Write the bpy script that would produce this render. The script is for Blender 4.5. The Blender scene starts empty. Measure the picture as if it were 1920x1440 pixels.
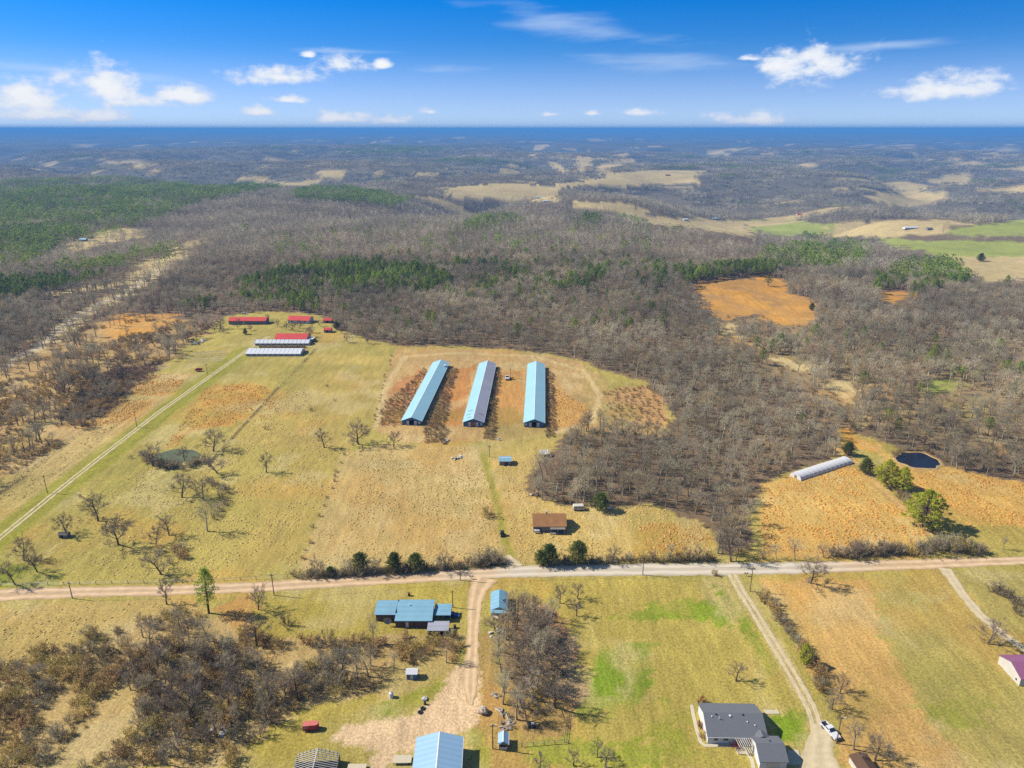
import bpy, math, random
import numpy as np
from mathutils import Vector, Matrix

rnd = random.Random(7)
S = bpy.context.scene
COL = S.collection

# ------------------------------------------------------------------ camera
CAM_H = 150.0
FPX = 1330.0                      # focal length in pixels of the 1920 wide photograph
PITCH = math.atan(478 / FPX)
cam = bpy.data.cameras.new('camera')
cam.sensor_width = 36.0
cam.lens = 36.0 * FPX / 1920.0
cam.clip_start = 1.0
cam.clip_end = 120000.0
cam_o = bpy.data.objects.new('camera', cam)
cam_o.location = (0, 0, CAM_H)
cam_o.rotation_euler = (math.pi / 2 - PITCH, 0, 0)
COL.objects.link(cam_o)
S.camera = cam_o

# ------------------------------------------------------------------ exposure
S.view_settings.view_transform = 'Standard'
S.view_settings.look = 'None'
S.view_settings.gamma = 1.0
S.view_settings.use_curve_mapping = False
S.view_settings.exposure = 0.74
S.cycles.use_denoising = False
S.cycles.max_bounces = 4
S.cycles.diffuse_bounces = 3
S.cycles.transparent_max_bounces = 8
S.cycles.volume_bounces = 0

# ------------------------------------------------------------------ sun and sky
SUN_EL = math.radians(41)
SUN_AZ = math.radians(-80)        # clockwise from +Y: the sun stands to the left, slightly ahead
SKY_STRENGTH = 0.10
sd = Vector((math.sin(SUN_AZ) * math.cos(SUN_EL), math.cos(SUN_AZ) * math.cos(SUN_EL), math.sin(SUN_EL)))
sun = bpy.data.lights.new('sun', 'SUN')
sun.energy = 5.0
sun.angle = math.radians(0.5)
sun.color = (1.0, 0.94, 0.83)
sun_o = bpy.data.objects.new('sun', sun)
sun_o.rotation_euler = (-sd).to_track_quat('-Z', 'Y').to_euler()
COL.objects.link(sun_o)


def ray(u, v):
    a = (u - 960) / FPX
    b = (720 - v) / FPX
    return (a, math.cos(PITCH) + b * math.sin(PITCH), -math.sin(PITCH) + b * math.cos(PITCH))


def build_world():
    w = bpy.data.worlds.new('World')
    S.world = w
    w.use_nodes = True
    nt = w.node_tree
    nt.nodes.clear()
    N = nt.nodes.new
    L = nt.links.new

    def math_(op, a, b=None, clamp=False):
        n = N('ShaderNodeMath'); n.operation = op; n.use_clamp = clamp
        for i, q in enumerate((a, b)):
            if q is None: continue
            if isinstance(q, (int, float)): n.inputs[i].default_value = q
            else: L(q, n.inputs[i])
        return n.outputs[0]

    def vmath(op, a, b=None):
        n = N('ShaderNodeVectorMath'); n.operation = op
        for i, q in enumerate((a, b)):
            if q is None: continue
            if isinstance(q, tuple): n.inputs[i].default_value = q
            else: L(q, n.inputs[i])
        return n.outputs['Value'] if op == 'LENGTH' else n.outputs['Vector']

    tc = N('ShaderNodeTexCoord')
    sep = N('ShaderNodeSeparateXYZ'); L(tc.outputs['Generated'], sep.inputs[0])
    X, Y, Z = sep.outputs
    el = math_('ARCSINE', Z)
    az = math_('ARCTAN2', X, Y)
    # sky: the air is very clear, so sample the Nishita sky a little higher than the view ray
    zz = math_('ADD', math_('MULTIPLY', math_('POWER', math_('MAXIMUM', Z, 0.0), 0.75), 1.5), 0.03)
    cmb = N('ShaderNodeCombineXYZ'); L(X, cmb.inputs[0]); L(Y, cmb.inputs[1]); L(zz, cmb.inputs[2])
    sky = N('ShaderNodeTexSky')
    sky.sky_type = 'NISHITA'; sky.sun_disc = False
    sky.sun_elevation = SUN_EL; sky.sun_rotation = SUN_AZ
    sky.altitude = 300; sky.air_density = 1.0; sky.dust_density = 0.3; sky.ozone_density = 3.0
    L(vmath('NORMALIZE', cmb.outputs[0]), sky.inputs['Vector'])
    hs = N('ShaderNodeHueSaturation'); hs.inputs['Saturation'].default_value = 1.0
    L(sky.outputs[0], hs.inputs['Color'])
    ramp = N('ShaderNodeValToRGB')
    er = ramp.color_ramp
    L(math_('MULTIPLY', el, 1.0 / 0.30), ramp.inputs[0])
    er.elements[0].position = 0.0; er.elements[0].color = (1.0, 0.97, 1.0, 1)
    er.elements[1].position = 1.0; er.elements[1].color = (1.0, 1.0, 1.0, 1)
    e = er.elements.new(0.50); e.color = (0.02, 0.58, 1.1, 1)
    e = er.elements.new(0.30); e.color = (0.23, 0.65, 1.0, 1)
    e = er.elements.new(0.14); e.color = (0.66, 0.79, 1.0, 1)
    tint = N('ShaderNodeMix'); tint.data_type = 'RGBA'; tint.blend_type = 'MULTIPLY'
    tint.inputs[0].default_value = 1.0
    L(hs.outputs[0], tint.inputs[6]); L(ramp.outputs[0], tint.inputs[7])
    lowf = math_('POWER', math_('SUBTRACT', 1.0, math_('DIVIDE', el, 0.11), True), 1.6)
    k0 = 1.0 / (SKY_STRENGTH * 2 ** S.view_settings.exposure)
    lowmix = N('ShaderNodeMix'); lowmix.data_type = 'RGBA'
    L(math_('MULTIPLY', lowf, 0.6), lowmix.inputs[0]); L(tint.outputs[2], lowmix.inputs[6]); lowmix.inputs[7].default_value = (0.52 * k0, 0.66 * k0, 0.93 * k0, 1)
    skycol = lowmix.outputs[2]
    # cumulus: the clouds of the view, repeated mirror-wise round the whole horizon
    faz = math_('SUBTRACT', math_('PINGPONG', math_('ADD', az, 0.70), 1.40), 0.70)
    ae = N('ShaderNodeCombineXYZ'); L(faz, ae.inputs[0]); L(el, ae.inputs[1])
    nz = N('ShaderNodeTexNoise'); nz.inputs['Scale'].default_value = 26.0
    nz.inputs['Detail'].default_value = 7.0; nz.inputs['Roughness'].default_value = 0.58
    sc = vmath('MULTIPLY', ae.outputs[0], (1.0, 1.7, 1.0)); L(sc, nz.inputs['Vector'])
    nlow = N('ShaderNodeTexNoise'); nlow.inputs['Scale'].default_value = 9.0; nlow.inputs['Detail'].default_value = 3.0
    L(sc, nlow.inputs['Vector'])
    cumulus = [(40, 190, 80, 34), (110, 216, 120, 15), (270, 190, 60, 18), (205, 176, 62, 40), (200, 222, 75, 14), (335, 182, 62, 25), (520, 146, 85, 20),
               (640, 124, 48, 20), (578, 104, 14, 6), (715, 122, 17, 9), (485, 211, 36, 11), (540, 188, 30, 8),
               (640, 223, 70, 15), (740, 228, 46, 10), (806, 210, 20, 8), (1515, 136, 82, 40), (1770, 168, 88, 24),
               (1200, 211, 36, 10), (1415, 226, 90, 16), (1035, 215, 18, 6), (1110, 213, 16, 7), (1405, 110, 20, 7)]
    best = None
    for (u, v, hw, hh) in cumulus:
        d = ray(u, v); n = math.sqrt(sum(q * q for q in d))
        a0 = math.atan2(d[0], d[1]); e0 = math.asin(d[2] / n)
        kx = FPX * .9 / hw; ky = FPX * .9 / hh
        q = vmath('SUBTRACT', ae.outputs[0], (a0, e0, 0))
        q1 = vmath('MULTIPLY', q, (kx, ky * 1.35, 0))
        q2 = vmath('MULTIPLY', vmath('ABSOLUTE', q), (0, -ky * 0.45, 0))
        ln = vmath('LENGTH', vmath('ADD', q1, q2))
        m = math_('SUBTRACT', 1.0, ln)
        best = m if best is None else math_('MAXIMUM', best, m)
    nn = math_('MULTIPLY', math_('SUBTRACT', nz.outputs[0], 0.5), 2.9)
    dens = math_('ADD', best, nn)
    mr = N('ShaderNodeMapRange'); mr.interpolation_type = 'SMOOTHSTEP'
    mr.inputs[1].default_value = -0.05; mr.inputs[2].default_value = 0.75
    L(dens, mr.inputs[0])
    cover = math_('MULTIPLY', mr.outputs[0], math_('GREATER_THAN', best, -1.2))
    # thin high cirrus
    cir = None
    for (u, v, hw, hh, sl) in [(1080, 50, 190, 26, -0.14), (1230, 116, 140, 18, -0.02), (1640, 86, 120, 8, 0.03),
                               (830, 130, 80, 8, 0.0), (120, 132, 170, 9, -0.05), (640, 96, 90, 6, 0.0)]:
        d = ray(u, v); n = math.sqrt(sum(q * q for q in d))
        a0 = math.atan2(d[0], d[1]); e0 = math.asin(d[2] / n)
        q = vmath('SUBTRACT', ae.outputs[0], (a0, e0, 0))
        sx = N('ShaderNodeSeparateXYZ'); L(q, sx.inputs[0])
        yy = math_('SUBTRACT', sx.outputs[1], math_('MULTIPLY', sx.outputs[0], sl))
        c2 = N('ShaderNodeCombineXYZ')
        L(math_('MULTIPLY', sx.outputs[0], FPX / hw), c2.inputs[0]); L(math_('MULTIPLY', yy, FPX / hh), c2.inputs[1])
        m = math_('SUBTRACT', 1.0, vmath('LENGTH', c2.outputs[0]))
        cir = m if cir is None else math_('MAXIMUM', cir, m)
    ns = N('ShaderNodeTexNoise'); ns.inputs['Scale'].default_value = 14.0; ns.inputs['Detail'].default_value = 5.0
    L(vmath('MULTIPLY', ae.outputs[0], (0.7, 4.5, 1.0)), ns.inputs['Vector'])
    cd = math_('ADD', cir, math_('MULTIPLY', math_('SUBTRACT', ns.outputs[0], 0.5), 2.2))
    mc = N('ShaderNodeMapRange'); mc.interpolation_type = 'SMOOTHSTEP'
    mc.inputs[1].default_value = -0.1; mc.inputs[2].default_value = 1.3; mc.inputs[4].default_value = 0.5
    L(cd, mc.inputs[0])
    k = 1.0 / (SKY_STRENGTH * 2 ** S.view_settings.exposure)
    m1 = N('ShaderNodeMix'); m1.data_type = 'RGBA'
    L(mc.outputs[0], m1.inputs[0]); L(skycol, m1.inputs[6]); m1.inputs[7].default_value = (0.62 * k, 0.76 * k, 0.97 * k, 1)
    shade = N('ShaderNodeMix'); shade.data_type = 'RGBA'
    mr2 = N('ShaderNodeMapRange'); mr2.inputs[1].default_value = 0.15; mr2.inputs[2].default_value = 1.0
    L(dens, mr2.inputs[0]); L(mr2.outputs[0], shade.inputs[0])
    shade.inputs[6].default_value = (0.62 * k, 0.74 * k, 0.95 * k, 1)
    shade.inputs[7].default_value = (0.96 * k, 0.97 * k, 0.98 * k, 1)
    m2 = N('ShaderNodeMix'); m2.data_type = 'RGBA'
    L(cover, m2.inputs[0]); L(m1.outputs[2], m2.inputs[6]); L(shade.outputs[2], m2.inputs[7])
    bg = N('ShaderNodeBackground'); bg.inputs[1].default_value = SKY_STRENGTH
    L(m2.outputs[2], bg.inputs[0])
    out = N('ShaderNodeOutputWorld'); L(bg.outputs[0], out.inputs[0])


build_world()

# ------------------------------------------------------------------ noise and terrain
_T = np.random.RandomState(3).rand(256, 256)


def vnoise(x, y):
    xi = np.floor(x).astype(np.int64); yi = np.floor(y).astype(np.int64)
    fx = x - xi; fy = y - yi
    fx = fx * fx * (3 - 2 * fx); fy = fy * fy * (3 - 2 * fy)
    a = _T[xi & 255, yi & 255]; b = _T[(xi + 1) & 255, yi & 255]
    c = _T[xi & 255, (yi + 1) & 255]; d = _T[(xi + 1) & 255, (yi + 1) & 255]
    return (a * (1 - fx) + b * fx) * (1 - fy) + (c * (1 - fx) + d * fx) * fy


def fbm(x, y, octv=4):
    s = 0; a = 0.5; t = 0
    for i in range(octv):
        s = s + a * vnoise(x + 17.3 * i, y + 9.1 * i); t += a; a *= 0.5; x = x * 2; y = y * 2
    return s / t - 0.5


def sstep(a, b, x):
    t = np.clip((x - a) / (b - a), 0, 1)
    return t * t * (3 - 2 * t)


def valley(x, y):
    return np.exp(-(fbm(x / 1700 + 2.3, y / 1500 + 7.7, 4) / 0.085) ** 2)


def height(x, y):
    x = np.asarray(x, float); y = np.asarray(y, float)
    d = np.sqrt(x * x + y * y)
    near = 1.6 * fbm(x / 230 + 3.1, y / 230 + 1.7, 2) * sstep(120, 320, d)
    far = sstep(650, 2200, d) * (70 * fbm(x / 1250 + 5.2, y / 850 + 2.4, 4) - 80 * valley(x, y))
    far2 = sstep(9000, 22000, d) * (120 + 60 * sstep(0, 12000, -x)) * (0.35 + fbm(x / 9000 + 1.2, y / 5000 + 8.0, 3))
    dip = -18 * sstep(650, 1500, d) * sstep(-300, 900, x)
    return near + far + far2 + dip


def far_open(x, y):
    d = np.hypot(x, y)
    side = np.clip(.5 + x / np.maximum(d, 1) * 1.2, 0, 1)
    return (d > 1450) & (fbm(x / 300.0 + 11, y / 130.0 + 3, 4) > 0.275 - .07 * side - .10 * valley(x, y)) & (d < 14000)


def gz(x, y):
    return float(height(np.array([x]), np.array([y]))[0])


def G(u, v, it=24):
    """pixel of the photograph -> point on the ground it shows"""
    a, dy, dz = ray(u, v)
    z = 0.0
    for _ in range(it):
        t = (z - CAM_H) / dz
        z = .5 * z + .5 * gz(a * t, dy * t)
    z = gz(a * t, dy * t)
    return Vector((a * t, dy * t, z))


def project(x, y, z):
    dz = z - CAM_H
    depth = y * math.cos(PITCH) - dz * math.sin(PITCH)
    upc = y * math.sin(PITCH) + dz * math.cos(PITCH)
    depth = np.where(depth < 1, 1, depth)
    return 960 + FPX * x / depth, 720 - FPX * upc / depth


def pip(poly, u, v):
    inside = np.zeros(u.shape, bool)
    n = len(poly)
    us = [p[0] for p in poly]; vs = [p[1] for p in poly]
    bb = (u >= min(us)) & (u <= max(us)) & (v >= min(vs)) & (v <= max(vs))
    idx = np.nonzero(bb)[0]
    if len(idx) == 0: return inside
    uu = u[idx]; vv = v[idx]; r = np.zeros(len(idx), bool)
    j = n - 1
    for i in range(n):
        (xi, yi), (xj, yj) = poly[i], poly[j]
        if yi != yj:
            c = ((yi > vv) != (yj > vv)) & (uu < (xj - xi) * (vv - yi) / (yj - yi) + xi)
            r ^= c
        j = i
    inside[idx] = r
    return inside


def hpx(u, v, px):
    """height in metres of something standing at pixel (u, v) that is px pixels tall in the photograph"""
    p = G(u, v)
    lo, hi = 0.0, 60.0
    for _ in range(30):
        m = (lo + hi) / 2
        if v - float(project(p.x, p.y, p.z + m)[1]) < px: lo = m
        else: hi = m
    return lo


# ------------------------------------------------------------------ materials
def lin(c):
    return c / 12.92 if c <= 0.04045 else ((c + 0.055) / 1.055) ** 2.4


LIT = 1.75      # what a sunlit white surface reads as at this exposure


def C(r, g, b, k=LIT):
    """albedo of a surface that reads r, g, b (0..255) in full sun"""
    return tuple(min(0.85, lin(q / 255.0) / k) for q in (r, g, b))


def mat(name, rgb, rough=0.85, var=0.12, scale=0.6, rand=0.0, spec=0.2, metal=0.0, bump=0.0, trans=0.0, stripe=0.0):
    m = bpy.data.materials.new(name)
    m.use_nodes = True
    nt = m.node_tree
    b = nt.nodes['Principled BSDF']
    b.inputs['Roughness'].default_value = rough
    b.inputs['Specular IOR Level'].default_value = spec
    b.inputs['Metallic'].default_value = metal
    N = nt.nodes.new; L = nt.links.new
    tc = N('ShaderNodeTexCoord')
    nz = N('ShaderNodeTexNoise'); nz.inputs['Scale'].default_value = scale; nz.inputs['Detail'].default_value = 5
    L(tc.outputs['Object'], nz.inputs['Vector'])
    mr = N('ShaderNodeMapRange'); mr.inputs[3].default_value = 1 - 2 * var; mr.inputs[4].default_value = 1 + 2 * var
    L(nz.outputs[0], mr.inputs[0])
    val = mr.outputs[0]
    if rand > 0:
        oi = N('ShaderNodeObjectInfo')
        r2 = N('ShaderNodeMapRange'); r2.inputs[3].default_value = 1 - rand; r2.inputs[4].default_value = 1 + rand
        L(oi.outputs['Random'], r2.inputs[0])
        mm = N('ShaderNodeMath'); mm.operation = 'MULTIPLY'; L(val, mm.inputs[0]); L(r2.outputs[0], mm.inputs[1])
        val = mm.outputs[0]
        n2 = N('ShaderNodeTexNoise'); n2.inputs['Scale'].default_value = 0.011; n2.inputs['Detail'].default_value = 3
        L(oi.outputs['Location'], n2.inputs['Vector'])
        r5 = N('ShaderNodeMapRange'); r5.inputs[1].default_value = .3; r5.inputs[2].default_value = .7
        r5.inputs[3].default_value = 1 - rand * 1.1; r5.inputs[4].default_value = 1 + rand * 1.1
        L(n2.outputs[0], r5.inputs[0])
        mm = N('ShaderNodeMath'); mm.operation = 'MULTIPLY'; L(val, mm.inputs[0]); L(r5.outputs[0], mm.inputs[1])
        val = mm.outputs[0]
    if stripe > 0:
        wv = N('ShaderNodeTexWave'); wv.bands_direction = 'Y'; wv.inputs['Scale'].default_value = stripe
        wv.inputs['Distortion'].default_value = 0.0
        L(tc.outputs['Object'], wv.inputs['Vector'])
        r3 = N('ShaderNodeMapRange'); r3.inputs[3].default_value = 0.93; r3.inputs[4].default_value = 1.03
        L(wv.outputs['Fac'], r3.inputs[0])
        mm = N('ShaderNodeMath'); mm.operation = 'MULTIPLY'; L(val, mm.inputs[0]); L(r3.outputs[0], mm.inputs[1])
        val = mm.outputs[0]
    hsv = N('ShaderNodeHueSaturation'); hsv.inputs['Color'].default_value = (*rgb, 1)
    L(val, hsv.inputs['Value'])
    if rand > 0:
        r4 = N('ShaderNodeMapRange'); r4.inputs[3].default_value = 0.5 - rand * 0.05; r4.inputs[4].default_value = 0.5 + rand * 0.05
        mf = N('ShaderNodeMath'); mf.operation = 'MULTIPLY'; mf.inputs[1].default_value = 7.31
        fr = N('ShaderNodeMath'); fr.operation = 'FRACT'
        L(oi.outputs['Random'], mf.inputs[0]); L(mf.outputs[0], fr.inputs[0]); L(fr.outputs[0], r4.inputs[0])
        L(r4.outputs[0], hsv.inputs['Hue'])
    L(hsv.outputs[0], b.inputs['Base Color'])
    if bump > 0:
        bp = N('ShaderNodeBump'); bp.inputs['Strength'].default_value = bump; bp.inputs['Distance'].default_value = 0.1
        L(nz.outputs[0], bp.inputs['Height']); L(bp.outputs[0], b.inputs['Normal'])
    if trans > 0:
        b.inputs['Transmission Weight'].default_value = 0
        mx = N('ShaderNodeMixShader'); tl = N('ShaderNodeBsdfTranslucent'); L(hsv.outputs[0], tl.inputs[0])
        mx.inputs[0].default_value = trans
        out = nt.nodes['Material Output']
        L(b.outputs[0], mx.inputs[1]); L(tl.outputs[0], mx.inputs[2]); L(mx.outputs[0], out.inputs['Surface'])
    return m


M = {}
M['bark'] = mat('bark', C(184, 174, 146), rand=0.3, scale=1.5)
M['bark_pale'] = mat('bark_pale', C(215, 210, 200), rand=0.1, scale=1.5)
M['twig'] = mat('twig', C(212, 198, 165), rand=0.32, scale=0.25, trans=0.3)
M['twig_brown'] = mat('twig_brown', C(210, 184, 142), rand=0.28, scale=0.25, trans=0.3)
M['twig_dark'] = mat('twig_dark', C(160, 142, 120), rand=0.15, scale=0.4)
M['bark_dark'] = mat('bark_dark', C(112, 98, 84), rand=0.15, scale=1.5)
M['brush_grey'] = mat('brush_grey', C(208, 194, 158), rand=0.25, scale=0.4, trans=0.3)
M['brush_dark'] = mat('brush_dark', C(172, 150, 112), rand=0.2, scale=0.4, trans=0.25)
M['brush_olive'] = mat('brush_olive', C(226, 200, 118), rand=0.25, scale=0.4, trans=0.3)
M['brush_rust'] = mat('brush_rust', C(216, 182, 116), rand=0.22, scale=0.4, trans=0.3)
M['brush_red'] = mat('brush_red', C(140, 40, 45), rand=0.15, scale=0.4)
M['needle'] = mat('needle', C(166, 184, 72), rand=0.28, scale=0.5, trans=0.35)
M['needle_bright'] = mat('needle_bright', C(228, 232, 78), rand=0.1, scale=0.5, trans=0.5)
M['cedar'] = mat('cedar', C(134, 144, 66), rand=0.22, scale=0.6, trans=0.25)
M['pine_bark'] = mat('pine_bark', C(125, 100, 82), rand=0.1)
M['grass_tan'] = mat('grass_tan', C(216, 186, 112), rand=0.15, scale=2.5)
M['grass_orange'] = mat('grass_orange', C(224, 166, 78), rand=0.15, scale=2.5)
M['roof_blue'] = mat('roof_blue', C(176, 224, 238), rough=0.45, var=0.05, scale=0.15, spec=0.4, stripe=0.16)
M['roof_blue_deep'] = mat('roof_blue_deep', C(142, 190, 212), rough=0.45, var=0.09, scale=0.3, spec=0.4, stripe=0.16)
M['roof_mauve'] = mat('roof_mauve', C(182, 184, 196), rough=0.5, var=0.12, scale=0.12, stripe=0.16)
M['roof_sky'] = mat('roof_sky', C(166, 205, 235), rough=0.4, var=0.04, scale=0.2, spec=0.4, stripe=0.2)
M['ridge'] = mat('ridge_white', C(236, 240, 245), rough=0.5, var=0.03)
M['wall_blue'] = mat('wall_blue', C(95, 130, 165), rough=0.7, var=0.08)
M['white'] = mat('white_paint', C(240, 240, 240), rough=0.6, var=0.04)
M['offwhite'] = mat('offwhite', C(225, 218, 205), rough=0.7, var=0.08)
M['grey_wall'] = mat('grey_wall', C(150, 150, 150), rough=0.8, var=0.1)
M['dark'] = mat('dark', (0.012, 0.012, 0.014), rough=0.7)
M['glass'] = mat('glass', (0.02, 0.03, 0.045), rough=0.12, var=0.02, spec=0.6)
M['shingle'] = mat('shingle', C(122, 124, 130), rough=0.9, var=0.16, scale=4.0)
M['rust_roof'] = mat('rust_roof', C(172, 124, 78), rough=0.8, var=0.2, scale=0.35)
M['wood_grey'] = mat('wood_grey', C(150, 140, 125), rough=0.9, var=0.15)
M['wood_orange'] = mat('wood_orange', C(205, 135, 75), rough=0.9, var=0.15)
M['wood_brown'] = mat('wood_brown', C(110, 84, 64), rough=0.9, var=0.15)
M['red_roof'] = mat('red_roof', C(230, 84, 78), rough=0.55, var=0.08, scale=0.2)
M['purple_roof'] = mat('purple_roof', C(165, 105, 140), rough=0.55, var=0.05, scale=0.3)
M['red_paint'] = mat('red_paint', C(190, 62, 66), rough=0.45, var=0.08)
M['plastic'] = mat('greenhouse_plastic', C(248, 248, 250), rough=0.4, var=0.03, trans=0.12)
M['car_white'] = mat('car_white', C(240, 240, 242), rough=0.25, var=0.01, spec=0.5)
M['car_blue'] = mat('car_blue', C(35, 65, 160), rough=0.25, var=0.01, spec=0.5)
M['car_black'] = mat('car_black', (0.015, 0.015, 0.017), rough=0.35, var=0.02, spec=0.5)
M['rubber'] = mat('rubber', (0.02, 0.02, 0.02), rough=0.9)
M['metal'] = mat('metal_grey', C(170, 172, 175), rough=0.4, metal=0.4)
M['concrete'] = mat('concrete', C(222, 208, 178), rough=0.9, var=0.06, scale=1.5)
M['rock'] = mat('rock', C(200, 180, 160), rough=0.95, var=0.15, scale=1.2, bump=0.6)
M['pole_wood'] = mat('pole_wood', C(135, 115, 95), rough=0.9)
M['dirt'] = mat('dirt', C(236, 202, 156), rough=0.95, var=0.16, scale=0.45, bump=0.5)
M['lane'] = mat('lane_gravel', C(226, 206, 166), rough=0.95, var=0.16, scale=0.5, bump=0.5)
M['pond_bank'] = mat('pond_bank', C(196, 162, 108), rough=0.95, var=0.2, scale=0.5)
M['debris'] = mat('debris', C(215, 212, 208), rough=0.8, var=0.3, scale=2.0)


def water_mat(name, rgb):
    m = mat(name, rgb, rough=0.06, var=0.05, spec=0.16)
    return m


M['pond_dark'] = water_mat('pond_dark', (0.010, 0.012, 0.022))
M['pond_green'] = mat('pond_green', C(112, 116, 74), rough=0.25, var=0.25, scale=0.12, spec=0.15)


# ------------------------------------------------------------------ mesh helpers
class MB:
    def __init__(s):
        s.v = []; s.f = []; s.mi = []

    def add(s, vs, fs, mi=0):
        o = len(s.v)
        s.v.extend(vs)
        s.f.extend([tuple(i + o for i in f) for f in fs]); s.mi.extend([mi] * len(fs))

    def box(s, c, sz, rz=0.0, mi=0):
        x, y, z = sz[0] / 2, sz[1] / 2, sz[2] / 2
        cs, sn = math.cos(rz), math.sin(rz)
        vs = []
        for dx, dy, dz in ((-x, -y, -z), (x, -y, -z), (x, y, -z), (-x, y, -z), (-x, -y, z), (x, -y, z), (x, y, z), (-x, y, z)):
            vs.append((c[0] + dx * cs - dy * sn, c[1] + dx * sn + dy * cs, c[2] + dz))
        s.add(vs, [(0, 3, 2, 1), (4, 5, 6, 7), (0, 1, 5, 4), (1, 2, 6, 5), (2, 3, 7, 6), (3, 0, 4, 7)], mi)
        return s

    def prism(s, poly, axis, a, b, mi=0):
        """extrude a 2-D polygon along axis from a to b; axis 'y': poly is (x, z); axis 'x': (y, z); axis 'z': (x, y)"""
        n = len(poly)
        def put(p, t):
            return {'y': (p[0], t, p[1]), 'x': (t, p[0], p[1]), 'z': (p[0], p[1], t)}[axis]
        vs = [put(p, a) for p in poly] + [put(p, b) for p in poly]
        fs = [tuple(range(n)), tuple(range(2 * n - 1, n - 1, -1))]
        for i in range(n):
            j = (i + 1) % n
            fs.append((i, i + n, j + n, j))
        s.add(vs, fs, mi)
        return s

    def tube(s, pts, rad, sides=5, mi=0, cap=True):
        pts = [Vector(p) for p in pts]
        vs = []
        for i, p in enumerate(pts):
            d = (pts[min(i + 1, len(pts) - 1)] - pts[max(i - 1, 0)]).normalized()
            a = d.cross(Vector((0, 0, 1)) if abs(d.z) < 0.9 else Vector((1, 0, 0))).normalized()
            b = d.cross(a)
            for k in range(sides):
                t = 2 * math.pi * k / sides
                vs.append(tuple(p + (a * math.cos(t) + b * math.sin(t)) * rad[i]))
        fs = []
        for i in range(len(pts) - 1):
            for k in range(sides):
                k2 = (k + 1) % sides
                fs.append((i * sides + k, i * sides + k2, (i + 1) * sides + k2, (i + 1) * sides + k))
        if cap:
            fs.append(tuple(range(sides))); fs.append(tuple(range((len(pts) - 1) * sides, len(pts) * sides)))
        s.add(vs, fs, mi)
        return s

    def mesh(s, name, mats):
        me = bpy.data.meshes.new(name)
        me.from_pydata([tuple(q) for q in s.v], [], s.f)
        for m in mats: me.materials.append(m)
        if len(mats) > 1: me.polygons.foreach_set('material_index', s.mi)
        me.update()
        return me

    def build(s, name, m, parent=None, label=None):
        me = s.mesh(name, [m])
        return link(name, me, parent, label)


def link(name, me, parent=None, label=None):
    o = bpy.data.objects.new(name, me)
    COL.objects.link(o)
    if parent is not None: o.parent = parent
    if label: o['label'] = label
    return o


def tag(o, label, cat, group=None, kind=None):
    if label: o['label'] = label
    if cat: o['category'] = cat
    if group: o['group'] = group
    if kind: o['kind'] = kind
    return o


def thing(name, label, cat, loc, rz=0.0, group=None, scale=None):
    o = bpy.data.objects.new(name, None)
    o.empty_display_size = 0.5
    COL.objects.link(o)
    o.location = loc; o.rotation_euler = (0, 0, rz)
    if scale: o.scale = scale
    return tag(o, label, cat, group)


def part(name, m, parent, c, sz, rz=0.0, label=None):
    return MB().box(c, sz, rz).build(name, m, parent, label)


# ------------------------------------------------------------------ regions, traced on the photograph (1920 x 1440 pixels)
FOREST = [(-500, 705), (-500, 225), (2500, 225), (2500, 960), (1920, 905), (1790, 885), (1770, 850), (1700, 838), (1640, 822),
          (1600, 805), (1570, 805), (1590, 848), (1480, 880), (1425, 905), (1412, 960), (1425, 1010), (1390, 1047), (1345, 1038),
          (1340, 1003), (1290, 967), (1240, 947), (1150, 945), (1080, 948), (990, 930), (985, 895), (1050, 880), (1060, 812),
          (1130, 797), (1200, 815), (1255, 815), (1262, 780), (1215, 718), (1130, 693), (1080, 672), (930, 652), (800, 648),
          (735, 648), (640, 622), (600, 592), (520, 582), (440, 588), (330, 598), (180, 602), (120, 640), (0, 690)]
WEST = [(-300, 860), (-300, 780), (0, 690), (120, 640), (180, 602), (330, 600), (400, 610), (360, 640), (300, 692), (180, 790), (0, 905), (-300, 1110)]
THIN = [(1290, 610), (1400, 600), (1560, 590), (1760, 640), (1930, 640), (1930, 860), (1780, 840), (1650, 800), (1560, 800), (1480, 730)]
DARK_BRUSH = [(105, 782), (150, 735), (187, 700), (240, 690), (303, 678), (290, 700), (233, 740), (190, 778), (130, 800)]
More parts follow.
